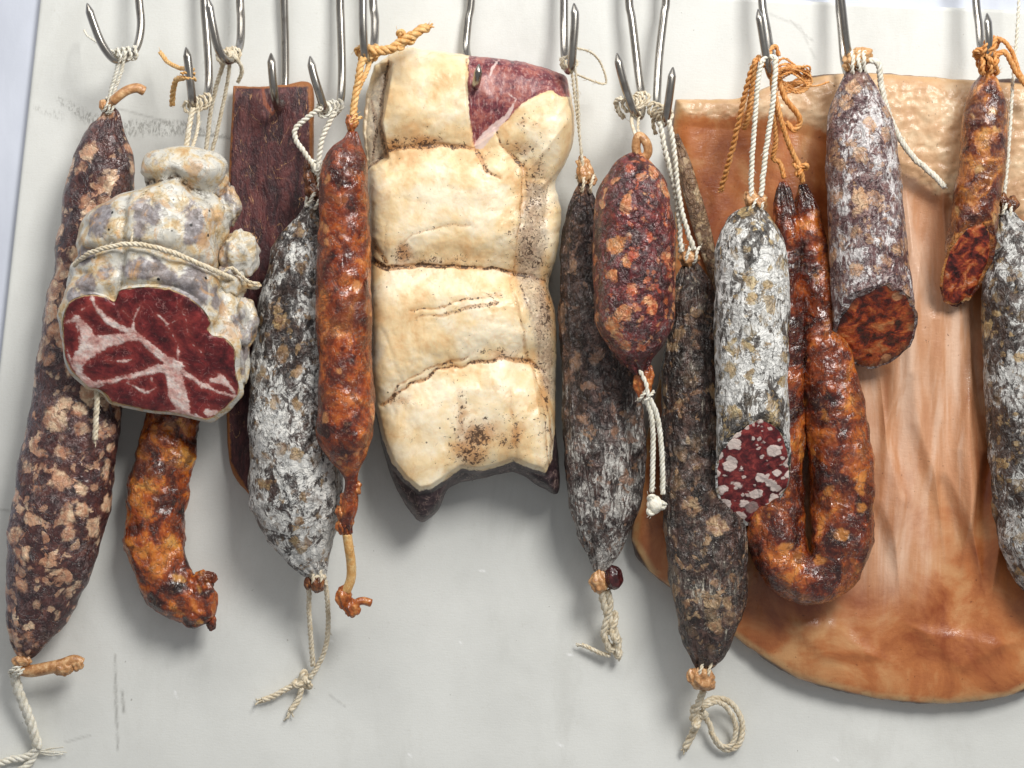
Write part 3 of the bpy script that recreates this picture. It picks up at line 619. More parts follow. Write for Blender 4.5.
    vn = fm.math('MULTIPLY', fm.ridge(15, .014, 7, 1.6), fm.step(fm.noise(22, 3), .46, .58)); lc = fm.mix(fm.math('MULTIPLY', vn, .75), lc, H('c08a84'))
    near = fm.step(fat, -7, 0, 0, .6); lc = fm.mix(near, lc, H('a04038'))
    fc = fm.ramp(fm.noise(9, 6, .65), [(.32, H('c88880')), (.46, H('e2b8ae')), (.62, H('f4e2da'))])
    col = fm.mix(fm.step(fat, -1.3, 1.3), lc, fc)
    rim = fm.step(fm.math('ADD', fm.attr('rimd'), fm.math('MULTIPLY', fm.noise(6, 4, .6), 4)), 3.2, 1.8); col = fm.mix(rim, col, H('c9ab80'))
    fm.done(col, fm.step(fm.noise(15, 4), .3, .7, .26, .5), fm.math('ADD', fm.math('MULTIPLY', fm.noise(5, 6, .65), 1.), fm.math('MULTIPLY', fm.step(fat, -1, 1.5), .35)), .6, 1.5, coat=.2, sss=.1)
    s_ = np.linspace(0, 1, 150)[:, None, None]
    XY = c0+(np.stack([fx, fy], -1)-c0)[None]*s_; Xf, Yf = XY[..., 0], XY[..., 1]
    seams = [[(100, 297, 1.2), (103, 308, 1.6), (112, 320, 2.5), (125, 328, 2.7), (138, 334, 3.2), (147, 340, 2.5), (158, 351, 2.8), (168, 360, 4), (180, 366, 5)],
             [(70, 324, 1), (84, 320, 3), (92, 333, 6), (92, 350, 8), (80, 360, 5), (80, 374, 4), (88, 383, 5), (97, 385, 2)], [(90, 348, 8), (112, 342, 6), (128, 339, 5), (142, 338, 3)],
             [(92, 384, 3), (115, 381, 2), (145, 373, 2), (160, 369, 4), (175, 368, 6)], [(173, 366, 8), (175, 380, 8), (178, 396, 9), (182, 412, 7)], [(160, 414, 2), (180, 414, 5), (200, 420, 2)], [(180, 368, 3), (192, 378, 1.6), (205, 386, 2), (218, 392, 1.6), (236, 397, .6)],
             [(212, 380, 1.5), (221, 379, 3.4), (228, 384, 2), (234, 393, 1)], [(138, 332, 1), (140, 320, .5), (147, 308, -.1)], [(140, 322, .3), (130, 312, -.3)], [(180, 365, .8), (181, 345, .3), (172, 325, .3), (164, 316, -.2)], [(172, 326, .3), (185, 320, -.3)],
             [(128, 383, .6), (145, 393, .3), (156, 388, .4), (152, 378, .4)], [(206, 413, 3), (214, 412, 2)], [(80, 374, 3), (74, 366, 1), (71, 350, .6), (73, 360, 2)], [(186, 305, -.4), (191, 320, -.2), (192, 335, -.6)], [(196, 345, -.2), (204, 352, -.4)], [(110, 360, -.6), (125, 362, -.1), (134, 360, -.6)], [(90, 311, -.3), (98, 307, -.4)]]
    fv = np.full(Xf.shape, -30.)
    for p in seams: fv = np.maximum(fv, polydist(Xf, Yf, p))
    Z = fdepth(Yf)+1.2+.8*fbm(np.stack([Xf/9, Yf/9, Xf*0], -1), 3, 2)+1.6*fbm(np.stack([Xf/30, Yf/30, Xf*0], -1), 2, 7)-3*s_[..., 0]**14
    mesh('cut_face', W(np.stack([Xf, Yf, Z], -1), k), gridfaces(150, na), fm.m, o, attrs={'fat': fv, 'rimd': sdf(Xf, Yf, face)})
    s = Soup()
    P = catmull([(70, 276, 84), (78, 262, 118), (95, 251, 136), (130, 244, 143), (165, 250, 144), (195, 262, 136), (222, 274, 118), (236, 280, 104)], 1.5)
    s.rope(list(P[::4]), 3.0, 3); s.rope([(131, 246, 141), (133, 225, 138), (136, 205, 132), (146, 190, 128)], 1.6, 2)
    s.rope([(222, 274, 112), (232, 268, 112), (246, 280, 106), (257, 284, 100)], 2, 2)
    s.build('girth_cord', TW_CREAM, o)
    s = Soup(); s.rope([(186, 150, 96), (189, 128, 95), (193, 108, 92)], 3.2); s.rope([(192, 150, 95), (198, 126, 88), (198, 108, 84)], 2.2); s.wrap((189, 108, 92), (206, 100, 62), 6.5, 2.2, 4, 7)
    s.build('hanging_twine', TW_CREAM, o)
    s = Soup(); s.rope([(189, 68, 90), (180, 68, 72), (168, 62, 50), (160, 52, 36)], 2.6, 3); s.rope([(184, 78, 88), (176, 80, 72), (173, 92, 60), (172, 105, 52)], 3.4, 3); s.wrap((188, 70, 94), (189, 80, 95), 6.2, 1.8, 2, 5); s.build('loose_twine', TW_GOLD, o)
    s = Soup(); s.rope([(98, 386, 84), (97, 400, 86), (96, 420, 84), (95, 440, 82)], 3.4, 3); s.fray((95, 440, 82), (0, 1, 0), 6, 6, .6, .4); s.build('twine_end', TW_CREAM, o)
coppa()

# ------------------------------------------------------------------ white mouldy salami beside the slab
def mould_salami():
    o = thing('salami', 'white mouldy salami overlapping the flat dark slab, long looped cord under it', 'salami', (328, 112, 70))
    m = casing('powdery_mould_skin', [(.3, '120e10'), (.46, '2b2120'), (.62, '4a3730'), (.76, '6a4e3c')], ('9c7a52', '7d5a3a', 'b89a6c'), 9, 17, .35, mould=('e8e6e0', 'bcbcba'), m_cov=.55, m_size=8, m_along=.12, m_stretch=(1.25, 1.25, .8), rough=.4, film=.2)
    sausage('casing', m, [(318, 203, 66, 4), (314, 214, 64, 11), (308, 236, 62, 25), (303, 265, 61, 34), (299, 310, 60, 41), (297, 360, 60, 45), (296, 410, 60, 47), (296, 460, 60, 48), (298, 500, 58, 45), (303, 535, 56, 35), (311, 560, 54, 21), (317, 574, 53, 9), (318, 580, 52, 4)], o, dz=.82, seed=4, amp=(5, 2.5), sz=(36, 12), pleat=(2, 10, 24))
    s = Soup(); s.nub((310, 178, 70), (6, 14, 6), 2, .35); s.nub((314, 190, 70), (9, 10, 8), 4, .3); s.nub((308, 168, 70), (4, 7, 4), 6, .4); s.nub((317, 584, 56), (7, 9, 7), 9, .3); s.nub((308, 583, 54), (4, 7, 5), 10, .3); s.build('skin_tail', TAILD, o)
    s = Soup()
    s.rope([(322, 108, 88), (312, 114, 86), (302, 122, 84), (295, 130, 84), (296, 140, 84), (304, 152, 82), (312, 163, 80), (317, 174, 78)], 3.2, 2, 10); s.rope([(335, 112, 84), (328, 125, 82), (322, 140, 82), (319, 160, 80), (320, 192, 76)], 3.2, 2, 10)
    s.wrap((306, 196, 70), (322, 202, 70), 9, 2.3, 2, 9); s.wrap((314, 166, 78), (322, 168, 74), 5.5, 2.2, 2, 1); s.wrap((322, 111, 84), (338, 106, 52), 6.4, 2, 4, 8); s.build('hanging_twine', TW_WHITE, o)
    s = Soup(); s.wrap((308, 578, 54), (326, 577, 54), 8, 2, 2.5, 6); s.nub((318, 577, 54), (9, 4, 8), 3, .1)
    s.rope([(309, 582, 50), (309, 610, 36), (311, 640, 22), (313, 666, 12)], 2.9); s.rope([(325, 580, 50), (328, 610, 36), (327, 640, 24), (320, 662, 14), (310, 678, 10)], 2.9)
    s.knot((303, 681, 9), 9, 3.1, 3); s.nub((303, 681, 8), (6, 6, 4), 3, .1); s.rope([(298, 684, 8), (284, 690, 7), (272, 697, 6), (262, 700, 6)], 3.4); s.rope([(302, 688, 8), (298, 700, 6), (290, 711, 6)], 3.4)
    s.fray((264, 700, 6), (-1, .25, 0), 9, 10, .8, .5, 2); s.fray((291, 710, 6), (-.6, 1, 0), 9, 10, .8, .5, 3); s.build('bottom_cord', TW_CREAM, o)
mould_salami()

# ------------------------------------------------------------------ bright chorizo
def bright_chorizo():
    o = thing('chorizo', 'bright shiny red-orange chorizo hanging against the left side of the big pale ham', 'chorizo', (366, 60, 90))
    m = chorizo('bright_chorizo_skin', [(.28, '300e08'), (.42, '6c2610'), (.54, '9c461a'), (.66, 'c06c2e'), (.8, 'd8955a')], 10, 16, .17, .75, 2.0, blot=.55, low='3c130e')
    sausage('casing', m, [(353, 132, 100, 4), (352, 142, 100, 9), (348, 156, 100, 20), (345, 175, 100, 24), (345, 210, 100, 25), (344, 260, 100, 27), (344, 310, 100, 28), (345, 360, 100, 27), (346, 410, 100, 29), (346, 436, 100, 28), (348, 456, 98, 19), (350, 470, 96, 10), (351, 482, 94, 6), (349, 505, 90, 8), (345, 522, 86, 7), (347, 535, 82, 4)], o, dz=1, seed=5, amp=(3.4, 1.6), sz=(30, 12), pleat=(1.6, 8, 30))
    s = Soup()
    for i, (x, y, a, b) in enumerate([(353, 488, 8, 9), (347, 500, 7, 9), (344, 512, 8, 9), (343, 526, 7, 8), (349, 520, 5, 8)]): s.nub((x, y, 92-(y-488)*.2), (a, b, 6), i, .4)
    s.nub((344, 597, 60), (8, 11, 7), 3, .35); s.nub((352, 608, 60), (8, 9, 6), 6, .35); s.tube(catmull([(352, 608, 60), (358, 602, 60), (364, 601, 58), (371, 603, 56)], 1.5), 4.2, 10); s.nub((352, 122, 101), (6, 10, 6), 2, .35); s.build('skin_tail', ORTAIL, o)
    s = Soup(); s.tube(catmull([(347, 534, 82), (349, 548, 78), (351, 562, 72), (351, 578, 66), (346, 592, 61)], 1.5), 4.8, 12)
    s.rope([(347, 534, 82), (350, 552, 77), (352, 575, 67), (347, 592, 62)], 4.6, 2, 40); s.build('bottom_twine', TW_GOLD, o)
    s = Soup(); s.rope([(364, 58, 102), (360, 68, 104), (358, 82, 103), (355, 98, 102), (353, 116, 102)], 4.2, 3, 18); s.rope([(371, 56, 84), (367, 70, 90), (360, 86, 100), (354, 100, 102)], 3, 3)
    s.wrap((362, 54, 94), (374, 52, 66), 7, 2.6, 3, 3); s.rope([(370, 50, 90), (380, 51, 92), (392, 48, 94), (402, 42, 95), (414, 34, 95), (428, 27, 92)], 5.6, 3, 20); s.knot((404, 40, 94), 9, 3.6, 2); s.fray((427, 28, 92), (1, -.5, 0), 12, 8, .8, .6, 2)
    s.wrap((350, 118, 101), (357, 122, 101), 6, 2, 2, 8); s.build('hanging_twine', TW_GOLD, o)
bright_chorizo()

# ------------------------------------------------------------------ big pale tied ham
def pale_ham():
    o = thing('tied_ham', 'big pale cream tied ham block with four bulging segments in the middle of the row', 'ham', (474, 60, 30))
    out = [(373, 62), (400, 45), (435, 48), (468, 52), (500, 55), (532, 61), (564, 72), (571, 90), (575, 115), (574, 138), (566, 160), (556, 181), (562, 210), (558, 250), (549, 284), (556, 310), (557, 360), (556, 420), (560, 490), (542, 489), (515, 474), (480, 480), (450, 488), (437, 512), (421, 524), (408, 512), (396, 492), (384, 462), (376, 425), (371, 395), (369, 340), (368, 270), (367, 200), (365, 165), (361, 130), (364, 95)]
    creases = [([(500, 180, 0), (498, 200, 0), (505, 225, 0)], 2, .35), ([(450, 190, 0), (470, 195, 0)], 2, .4), ([(396, 200, 0), (430, 206, 0)], 2, .4), ([(536, 195, 0), (540, 235, 0), (530, 262, 0)], 3, .8), ([(520, 285, 0), (538, 330, 0), (540, 372, 0)], 3, .8), ([(372, 100, 0), (376, 130, 1), (372, 160, 0)], 3, .9), ([(382, 75, 0), (378, 100, 0)], 3, .7), ([(546, 400, 0), (552, 440, 0), (550, 470, 0)], 3, .8), ([(366, 168, 0), (388, 151, 1), (430, 147, 1.5), (474, 150, 0)], 11, 1.), ([(468, 60, 0), (471, 110, 0), (476, 150, 1), (487, 174, 1), (500, 180, 0)], 4, .9), ([(497, 130, 0), (500, 146, 0), (515, 160, 1), (526, 172, 1), (528, 190, 0)], 6, .7),
               ([(402, 262, 3), (404, 248, 1), (414, 236, 0), (440, 229, 0), (470, 227, 0)], 4, .7), ([(368, 258, 2), (385, 268, 2), (410, 267, 1), (440, 266, 1), (490, 269, 0), (513, 272, 1), (545, 280, 0)], 13, 1.), ([(413, 312, 0), (440, 308, 0), (462, 300, 0), (500, 296, 0)], 4, .8),
               ([(418, 320, 0), (450, 313, 1), (480, 307, 2), (497, 304, 1)], 3, .8), ([(390, 402, 0), (402, 384, 0), (425, 370, 0), (450, 362, 1), (468, 357, 0)], 5, .8), ([(382, 405, 0), (410, 386, 0), (440, 370, 0), (470, 364, 0), (505, 358, 1), (530, 362, 1), (545, 372, 0)], 10, .9),
               ([(524, 165, 0), (520, 215, 0), (513, 272, 0)], 8, .7), ([(508, 276, 0), (520, 315, 0), (528, 362, 1)], 8, .5), ([(530, 362, 0), (541, 392, 0), (546, 430, 0), (548, 465, 0)], 8, .6), ([(388, 60, 0), (383, 90, 1), (380, 130, 1), (386, 155, 1)], 9, .9),
               ([(458, 398, 0), (459, 430, 1), (457, 465, 0)], 4, .55), ([(511, 392, 0), (514, 432, 1), (515, 462, 1), (520, 470, 0)], 4, .6), ([(383, 330, 0), (395, 360, 0), (403, 385, 0)], 3, .12), ([(365, 230, 0), (378, 250, 1), (386, 262, 1)], 5, .9), ([(388, 225, 0), (386, 245, 0), (379, 258, 0)], 3, .5)]
    dirt = [(478, 436, 11, 8, 1.), (470, 450, 16, 14, .7), (485, 432, 26, 12, .55), (462, 420, 6, 24, .5), (375, 470, 10, 20, .3), (462, 432, 8, 14, .5), (514, 434, 7, 16, .55), (520, 425, 12, 10, .4), (503, 442, 14, 8, .45), (428, 144, 16, 6, .75), (395, 146, 14, 7, .6), (404, 255, 8, 10, .7), (440, 262, 40, 5, .5), (372, 250, 8, 16, .5), (495, 296, 10, 4, .5), (519, 150, 16, 8, .5), (534, 200, 14, 40, .55),
            (528, 250, 16, 30, .62), (545, 310, 10, 40, .62), (522, 125, 6, 5, .5), (535, 128, 6, 4, .4), (500, 355, 26, 5, .5), (485, 160, 10, 10, .35), (412, 140, 40, 6, .35), (545, 380, 9, 60, .45), (540, 460, 12, 8, .3), (400, 400, 20, 5, .4)]
    flank = [(361, 130), (364, 95), (380, 66), (390, 66), (386, 95), (380, 125), (386, 158), (364, 168)]
    flank2 = [(528, 182), (545, 186), (548, 240), (540, 272), (552, 320), (556, 400), (550, 400), (538, 372), (532, 330), (516, 278), (520, 220)]
    meat = [(469, 48), (500, 53), (535, 59), (568, 72), (570, 97), (560, 99), (551, 93), (540, 96), (520, 108), (508, 122), (490, 136), (474, 146), (470, 120), (468, 90)]
    bott = [(372, 400), (383, 440), (392, 462), (405, 478), (420, 490), (432, 488), (448, 478), (462, 468), (478, 471), (495, 468), (513, 461), (528, 467), (545, 472), (552, 460), (556, 420), (575, 420), (575, 540), (372, 540)]
    def rel(X, Y):
        z = 2.5*fbm(np.stack([X/40, Y/40, X*0], -1), 3, 3)+.8*fbm(np.stack([X/9, Y/9, X*0], -1), 3, 5)*.5
        wob = 3.5*fbm(np.stack([X/18, Y/18, X*0], -1), 3, 21)
        for c, dpt, _ in creases:
            dd = -polydist(X+wob, Y+wob, [p[:2] for p in c]); z = z-dpt*.16*np.exp(-(dd/2.5)**2)-(dpt > 5)*dpt*.85*np.exp(-(dd/20)**2)
        z = z-20*np.clip(sdf(X, Y, flank)/8+.5, 0, 1)-14*np.clip(sdf(X, Y, bott)/9+.5, 0, 1)
        z = z-10*np.clip((X-np.interp(Y, [60, 180, 270, 360, 480], [620, 522, 512, 530, 550]))/18, 0, 1.5)
        m_ = np.clip(sdf(X, Y, meat)/5+.5, 0, 1); return z-5*m_
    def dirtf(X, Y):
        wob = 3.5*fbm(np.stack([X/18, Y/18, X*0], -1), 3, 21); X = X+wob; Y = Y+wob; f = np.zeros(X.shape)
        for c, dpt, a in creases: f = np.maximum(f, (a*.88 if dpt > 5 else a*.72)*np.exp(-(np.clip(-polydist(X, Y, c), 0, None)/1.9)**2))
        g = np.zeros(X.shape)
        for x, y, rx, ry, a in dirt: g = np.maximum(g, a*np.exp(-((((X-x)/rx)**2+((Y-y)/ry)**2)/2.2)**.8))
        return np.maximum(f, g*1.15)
    m = Mat('cured_fat', 11)
    n = m.noise(42, 5, .6, .3); col = m.ramp(n, [(.34, H('dcb27e')), (.47, H('ead0a2')), (.62, H('f3e5c8'))])
    col = m.mix(m.math('MULTIPLY', m.step(m.noise(16, 8, .72, .8), .5, .7), .4), col, H('d4a46c'))
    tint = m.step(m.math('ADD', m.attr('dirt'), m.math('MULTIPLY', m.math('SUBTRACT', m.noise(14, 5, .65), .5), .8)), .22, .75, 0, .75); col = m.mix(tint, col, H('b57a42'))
    gr = m.mix(m.step(m.noise(5, 6, .7), .35, .65), H('857a74'), H('d6c6ae')); fl = m.step(m.math('ADD', m.attr('flank'), m.math('MULTIPLY', m.math('SUBTRACT', m.noise(8, 5, .7), .5), 10)), -3, 4, 0, .62); col = m.mix(fl, col, gr)
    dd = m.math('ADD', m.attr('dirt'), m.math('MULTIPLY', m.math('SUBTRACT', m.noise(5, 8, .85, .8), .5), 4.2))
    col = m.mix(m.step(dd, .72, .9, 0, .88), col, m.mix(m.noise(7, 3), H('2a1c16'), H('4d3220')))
    vd = m.voro(13); sp = m.math('MULTIPLY', m.step(vd.outputs['Distance'], .085, .05), m.step(m.sep(vd.outputs['Color']), .72, .76)); col = m.mix(m.math('MULTIPLY', sp, .8), col, H('33251c'))
    # bare meat
    mn = m.noise(12, 7, .7, .4); mc = m.ramp(mn, [(.32, H('3a1822')), (.47, H('74323a')), (.62, H('a86458'))]); fib = m.noise(3, 6, .75, v=m.vec((1.2, 1, .4))); mc = m.mix(m.step(fib, .5, .68, 0, .6), mc, H('c09a94'))
    mk = m.step(m.math('ADD', m.attr('meat'), m.math('MULTIPLY', m.math('SUBTRACT', m.noise(6, 5, .65), .5), 6)), -.6, .8)
    col = m.mix(mk, col, mc); sv = m.step(m.math('ADD', m.attr('seam'), m.math('MULTIPLY', m.math('SUBTRACT', m.noise(5, 5, .65), .5), 5)), 0, 1.5, 0, .85); col = m.mix(sv, col, H('dcc4bc'))
    bc = m.ramp(m.noise(9, 7, .7, .5, v=m.vec((.5, 1, 1.4))), [(.3, H('140e10')), (.5, H('35262a')), (.72, H('6a5654'))]); rg = m.ridge(16, .012, 4, .6); bc = m.mix(m.math('MULTIPLY', rg, .6), bc, H('a08c80'))
    bk = m.step(m.math('ADD', m.attr('bott'), m.math('MULTIPLY', m.math('SUBTRACT', m.noise(7, 4, .6), .5), 5)), -.7, .7); col = m.mix(bk, col, bc)
    h = m.math('ADD', m.math('MULTIPLY', m.noise(7, 7, .62), .35), m.math('SUBTRACT', m.math('MULTIPLY', m.noise(24, 4, .6, .6), .8), m.math('MULTIPLY', m.step(dd, .7, 1.05), .35)))
    m.done(col, m.step(m.noise(25, 4), .3, .7, .34, .52), h, .5, 2.0, coat=.08, sss=.18, sssr=(1, .7, .45))
    seam = [[(500, 58, 1), (492, 70, 2.5), (490, 80, .5), (500, 90, .2), (516, 102, 1), (508, 118, 3), (492, 132, 5), (480, 146, 6)]]
    slab('fat_block', m.m, out, o, 6, 84, (465, 270), rel, {'dirt': dirtf, 'flank': lambda X, Y: np.maximum(sdf(X, Y, flank), sdf(X, Y, flank2)), 'meat': lambda X, Y: sdf(X, Y, meat), 'bott': lambda X, Y: sdf(X, Y, bott), 'seam': lambda X, Y: polydist(X, Y, seam[0])}, pw=12, na=1000, nr=260, seed=6, edge=36, rag=1.5)
pale_ham()

# ------------------------------------------------------------------ long dark salami right of the ham
def dark_salami():
    o = thing('salami', 'long blackish salami right of the pale ham, grey streaks, plaited cord under it', 'salami', (571, 68, 70))
    m = casing('black_streaked_skin', [(.3, '140c0d'), (.46, '30211f'), (.6, '5a443e'), (.74, '7e665c')], ('a67e5c', '805a48', '9a8070'), 12, 17, .34, mould=('cfccc6', '9a948e'), m_cov=.33, m_size=7, m_stretch=(1.8, 1.8, .5), m_along=.3, rough=.38, film=.5, film_col='8f8a86')
    sausage('casing', m, [(584, 184, 52, 4), (583, 196, 50, 9), (584, 220, 48, 20), (590, 260, 46, 30), (594, 310, 46, 34), (599, 360, 46, 38), (603, 410, 46, 41), (605, 460, 46, 41), (605, 500, 45, 37), (603, 535, 43, 26), (601, 560, 42, 12), (600, 572, 41, 5)], o, dz=.85, seed=6, amp=(4, 2), sz=(40, 12), pleat=(2, 12, 40), ribs=(1.1, 7, 90))
    s = Soup(); s.nub((585, 172, 54), (8, 12, 7), 2, .3); s.nub((592, 180, 54), (5, 6, 5), 5, .3); s.nub((599, 582, 44), (9, 11, 8), 6, .3); s.nub((583, 163, 54), (6, 6, 4), 9, .5); s.build('skin_tail', TAIL, o)
    s = Soup(); s.nub((614, 578, 46), (9, 12, 8), 8, .2); s.build('dark_knot', flat('dark_cherry_knot', [(.3, '1c0a0c'), (.55, '431a1c'), (.75, '6a3230')], 3, 8, .25, .5, .5), o)
    s = Soup(); s.wrap((577, 184, 54), (594, 184, 54), 9, 1.8, 2, 2); s.rope([(571, 66, 84), (574, 90, 76), (579, 130, 64), (583, 172, 56)], 1.8, 2); s.rope([(575, 66, 84), (578, 100, 74), (580, 140, 62), (584, 170, 58)], 1.6, 2)
    s.wrap((565, 64, 62), (572, 62, 88), 6.4, 1.6, 3, 3); s.rope([(576, 48, 86), (590, 52, 66), (600, 62, 48), (606, 78, 40), (604, 84, 38), (590, 80, 44), (576, 74, 60)], 1.5, 2); s.build('hanging_twine', TW_CREAM, o)
    s = Soup(); s.rope([(602, 590, 40), (604, 604, 34), (610, 620, 26), (616, 638, 18), (619, 656, 12)], 4.6, 3, 24); s.rope([(608, 590, 40), (610, 606, 34), (606, 622, 28), (604, 636, 22), (612, 652, 14)], 3.8, 3, 20)
    s.knot((612, 628, 22), 10, 3.4, 5, (.8, 1.5, .7)); s.knot((615, 648, 14), 8, 3, 6, (.9, 1.2, .7)); s.rope([(610, 656, 12), (600, 653, 10), (590, 648, 9), (582, 645, 8)], 2.6); s.fray((584, 646, 8), (-1, -.15, 0), 7, 7, .7, .5, 4); s.fray((620, 656, 11), (0, 1, 0), 6, 5, .7, .6, 4); s.build('bottom_cord', TW_CREAM, o)
dark_salami()

# ------------------------------------------------------------------ short fat red salami
def short_salami():
    o = thing('salami', 'short fat dark red salami with orange fat pieces, white cord knotted under it', 'salami', (634, 112, 90))
    m = casing('red_speckled_skin', [(.32, '22090d'), (.46, '4a181c'), (.57, '70282a'), (.7, '944034')], ('d88a48', 'b8402a', 'eab07c'), 13, 16, .6, rough=.3, film=.55, film_col='a89894', veins=.5, coat=.5)
    sausage('casing', m, [(639, 152, 108, 3), (637, 160, 108, 14), (635, 172, 108, 26), (634, 195, 108, 36), (634, 230, 108, 41), (634, 270, 108, 41), (634, 305, 108, 40), (635, 330, 108, 36), (637, 350, 108, 25), (640, 364, 108, 13), (644, 375, 107, 6)], o, dz=.95, seed=7, amp=(4, 2), sz=(34, 12), pleat=(2, 9, 18))
    s = Soup(); P = catmull([(638, 158, 108), (636, 146, 110), (639, 136, 112), (646, 142, 112), (648, 152, 110), (643, 160, 109)], 1.2); s.tube(P, 4.6, 12); s.build('skin_loop', TAIL, o)
    s = Soup(); s.nub((643, 382, 107), (9, 16, 7), 3, .3); s.nub((648, 376, 106), (6, 12, 6), 5, .3); s.build('skin_tail', ORTAIL, o)
    s = Soup(); s.tube(catmull([(632, 112, 94), (632, 124, 100), (638, 142, 110)], 1.5), 1.8, 8); s.rope([(640, 112, 88), (638, 126, 100), (641, 142, 110)], 1.8, 2); s.wrap((628, 106, 104), (644, 98, 50), 6.5, 2.2, 4, 4); s.rope([(622, 98, 106), (616, 102, 100), (619, 112, 92), (624, 118, 88)], 3, 3); s.build('hanging_twine', TW_CREAM, o)
    s = Soup(); s.rope([(640, 370, 116), (646, 384, 117), (648, 396, 116)], 2.6, 2); s.wrap((640, 392, 108), (650, 398, 108), 7, 2.2, 2, 2); s.rope([(646, 398, 112), (652, 420, 106), (653, 450, 98), (652, 492, 92)], 3, 3); s.rope([(650, 398, 112), (658, 420, 106), (662, 455, 98), (663, 494, 92)], 3, 3)
    s.knot((655, 505, 90), 9, 3.6, 2); s.nub((655, 505, 90), (8, 9, 7), 2, .15); s.build('bottom_cord', TW_WHITE, o)
short_salami()

# ------------------------------------------------------------------ long brown salami
def brown_salami():
    o = thing('salami', 'long brown salami with gold flecks hanging lowest of all, thick looped cord under it', 'salami', (662, 124, 80))
    m = casing('brown_flecked_skin', [(.3, '120c0a'), (.46, '2e1f1b'), (.58, '543c34'), (.7, '745a50')], ('b08a60', '8a6248', 'c4a680'), 14, 18, .42, mould=('cfc8b8', '9a9284'), m_cov=.2, m_size=6, m_stretch=(1.6, 1.6, .5), rough=.32, film=.45, film_col='968c82', coat=.5)
    sausage('casing', m, [(690, 262, 58, 5), (691, 274, 58, 13), (693, 292, 57, 21), (694, 330, 56, 27), (693, 380, 56, 32), (694, 430, 56, 34), (699, 480, 56, 38), (704, 530, 56, 40), (708, 575, 56, 39), (709, 610, 55, 35), (707, 640, 54, 25), (704, 660, 53, 12), (702, 670, 52, 5)], o, dz=.85, seed=8, amp=(4.5, 2.2), sz=(34, 12), pleat=(2, 11, 32), ribs=(.8, 6, 80))
    s = Soup(); s.nub((689, 258, 62), (10, 9, 8), 2, .3); s.nub((702, 678, 54), (12, 12, 10), 5, .3); s.nub((693, 676, 54), (6, 8, 6), 7, .3); s.nub((708, 684, 54), (7, 7, 6), 9, .3); s.build('skin_tail', TAIL, o)
    s = Soup(); s.rope([(660, 122, 96), (665, 150, 90), (675, 190, 78), (679, 220, 72), (681, 252, 66)], 3.2, 2, 12); s.rope([(669, 120, 98), (674, 150, 92), (678, 190, 82), (684, 220, 76), (694, 250, 68)], 3.2, 2, 12)
    s.wrap((681, 254, 62), (698, 256, 62), 9, 2, 2, 4); s.build('hanging_twine', TW_WHITE, o)
    s = Soup(); s.wrap((653, 108, 46), (668, 118, 92), 7, 2.4, 4, 6); s.rope([(656, 112, 60), (653, 124, 60), (656, 134, 60)], 2.5, 2); s.build('hook_wrapping', TW_CREAM, o)
    s = Soup(); s.wrap((694, 668, 54), (712, 670, 54), 9, 2.2, 2, 5)
    s.rope([(704, 690, 44), (698, 704, 34), (693, 718, 24), (697, 728, 18)], 4.2, 3); s.knot((698, 716, 24), 9, 3.6, 7, (.8, 1.2, .7)); s.rope([(697, 726, 18), (690, 738, 12), (685, 748, 8)], 4.4, 3); s.fray((686, 746, 8), (-.4, 1, 0), 9, 8, .8, .5, 5)
    s.rope([(700, 706, 30), (716, 698, 24), (732, 704, 16), (742, 722, 10), (740, 742, 8), (728, 750, 8), (716, 742, 10), (710, 726, 14), (704, 714, 20)], 3.4, 3); s.rope([(702, 708, 30), (718, 702, 26), (730, 712, 20), (736, 728, 14), (732, 744, 11), (722, 746, 11), (712, 734, 14)], 3, 3); s.build('bottom_cord', TW_CREAM, o)
brown_salami()

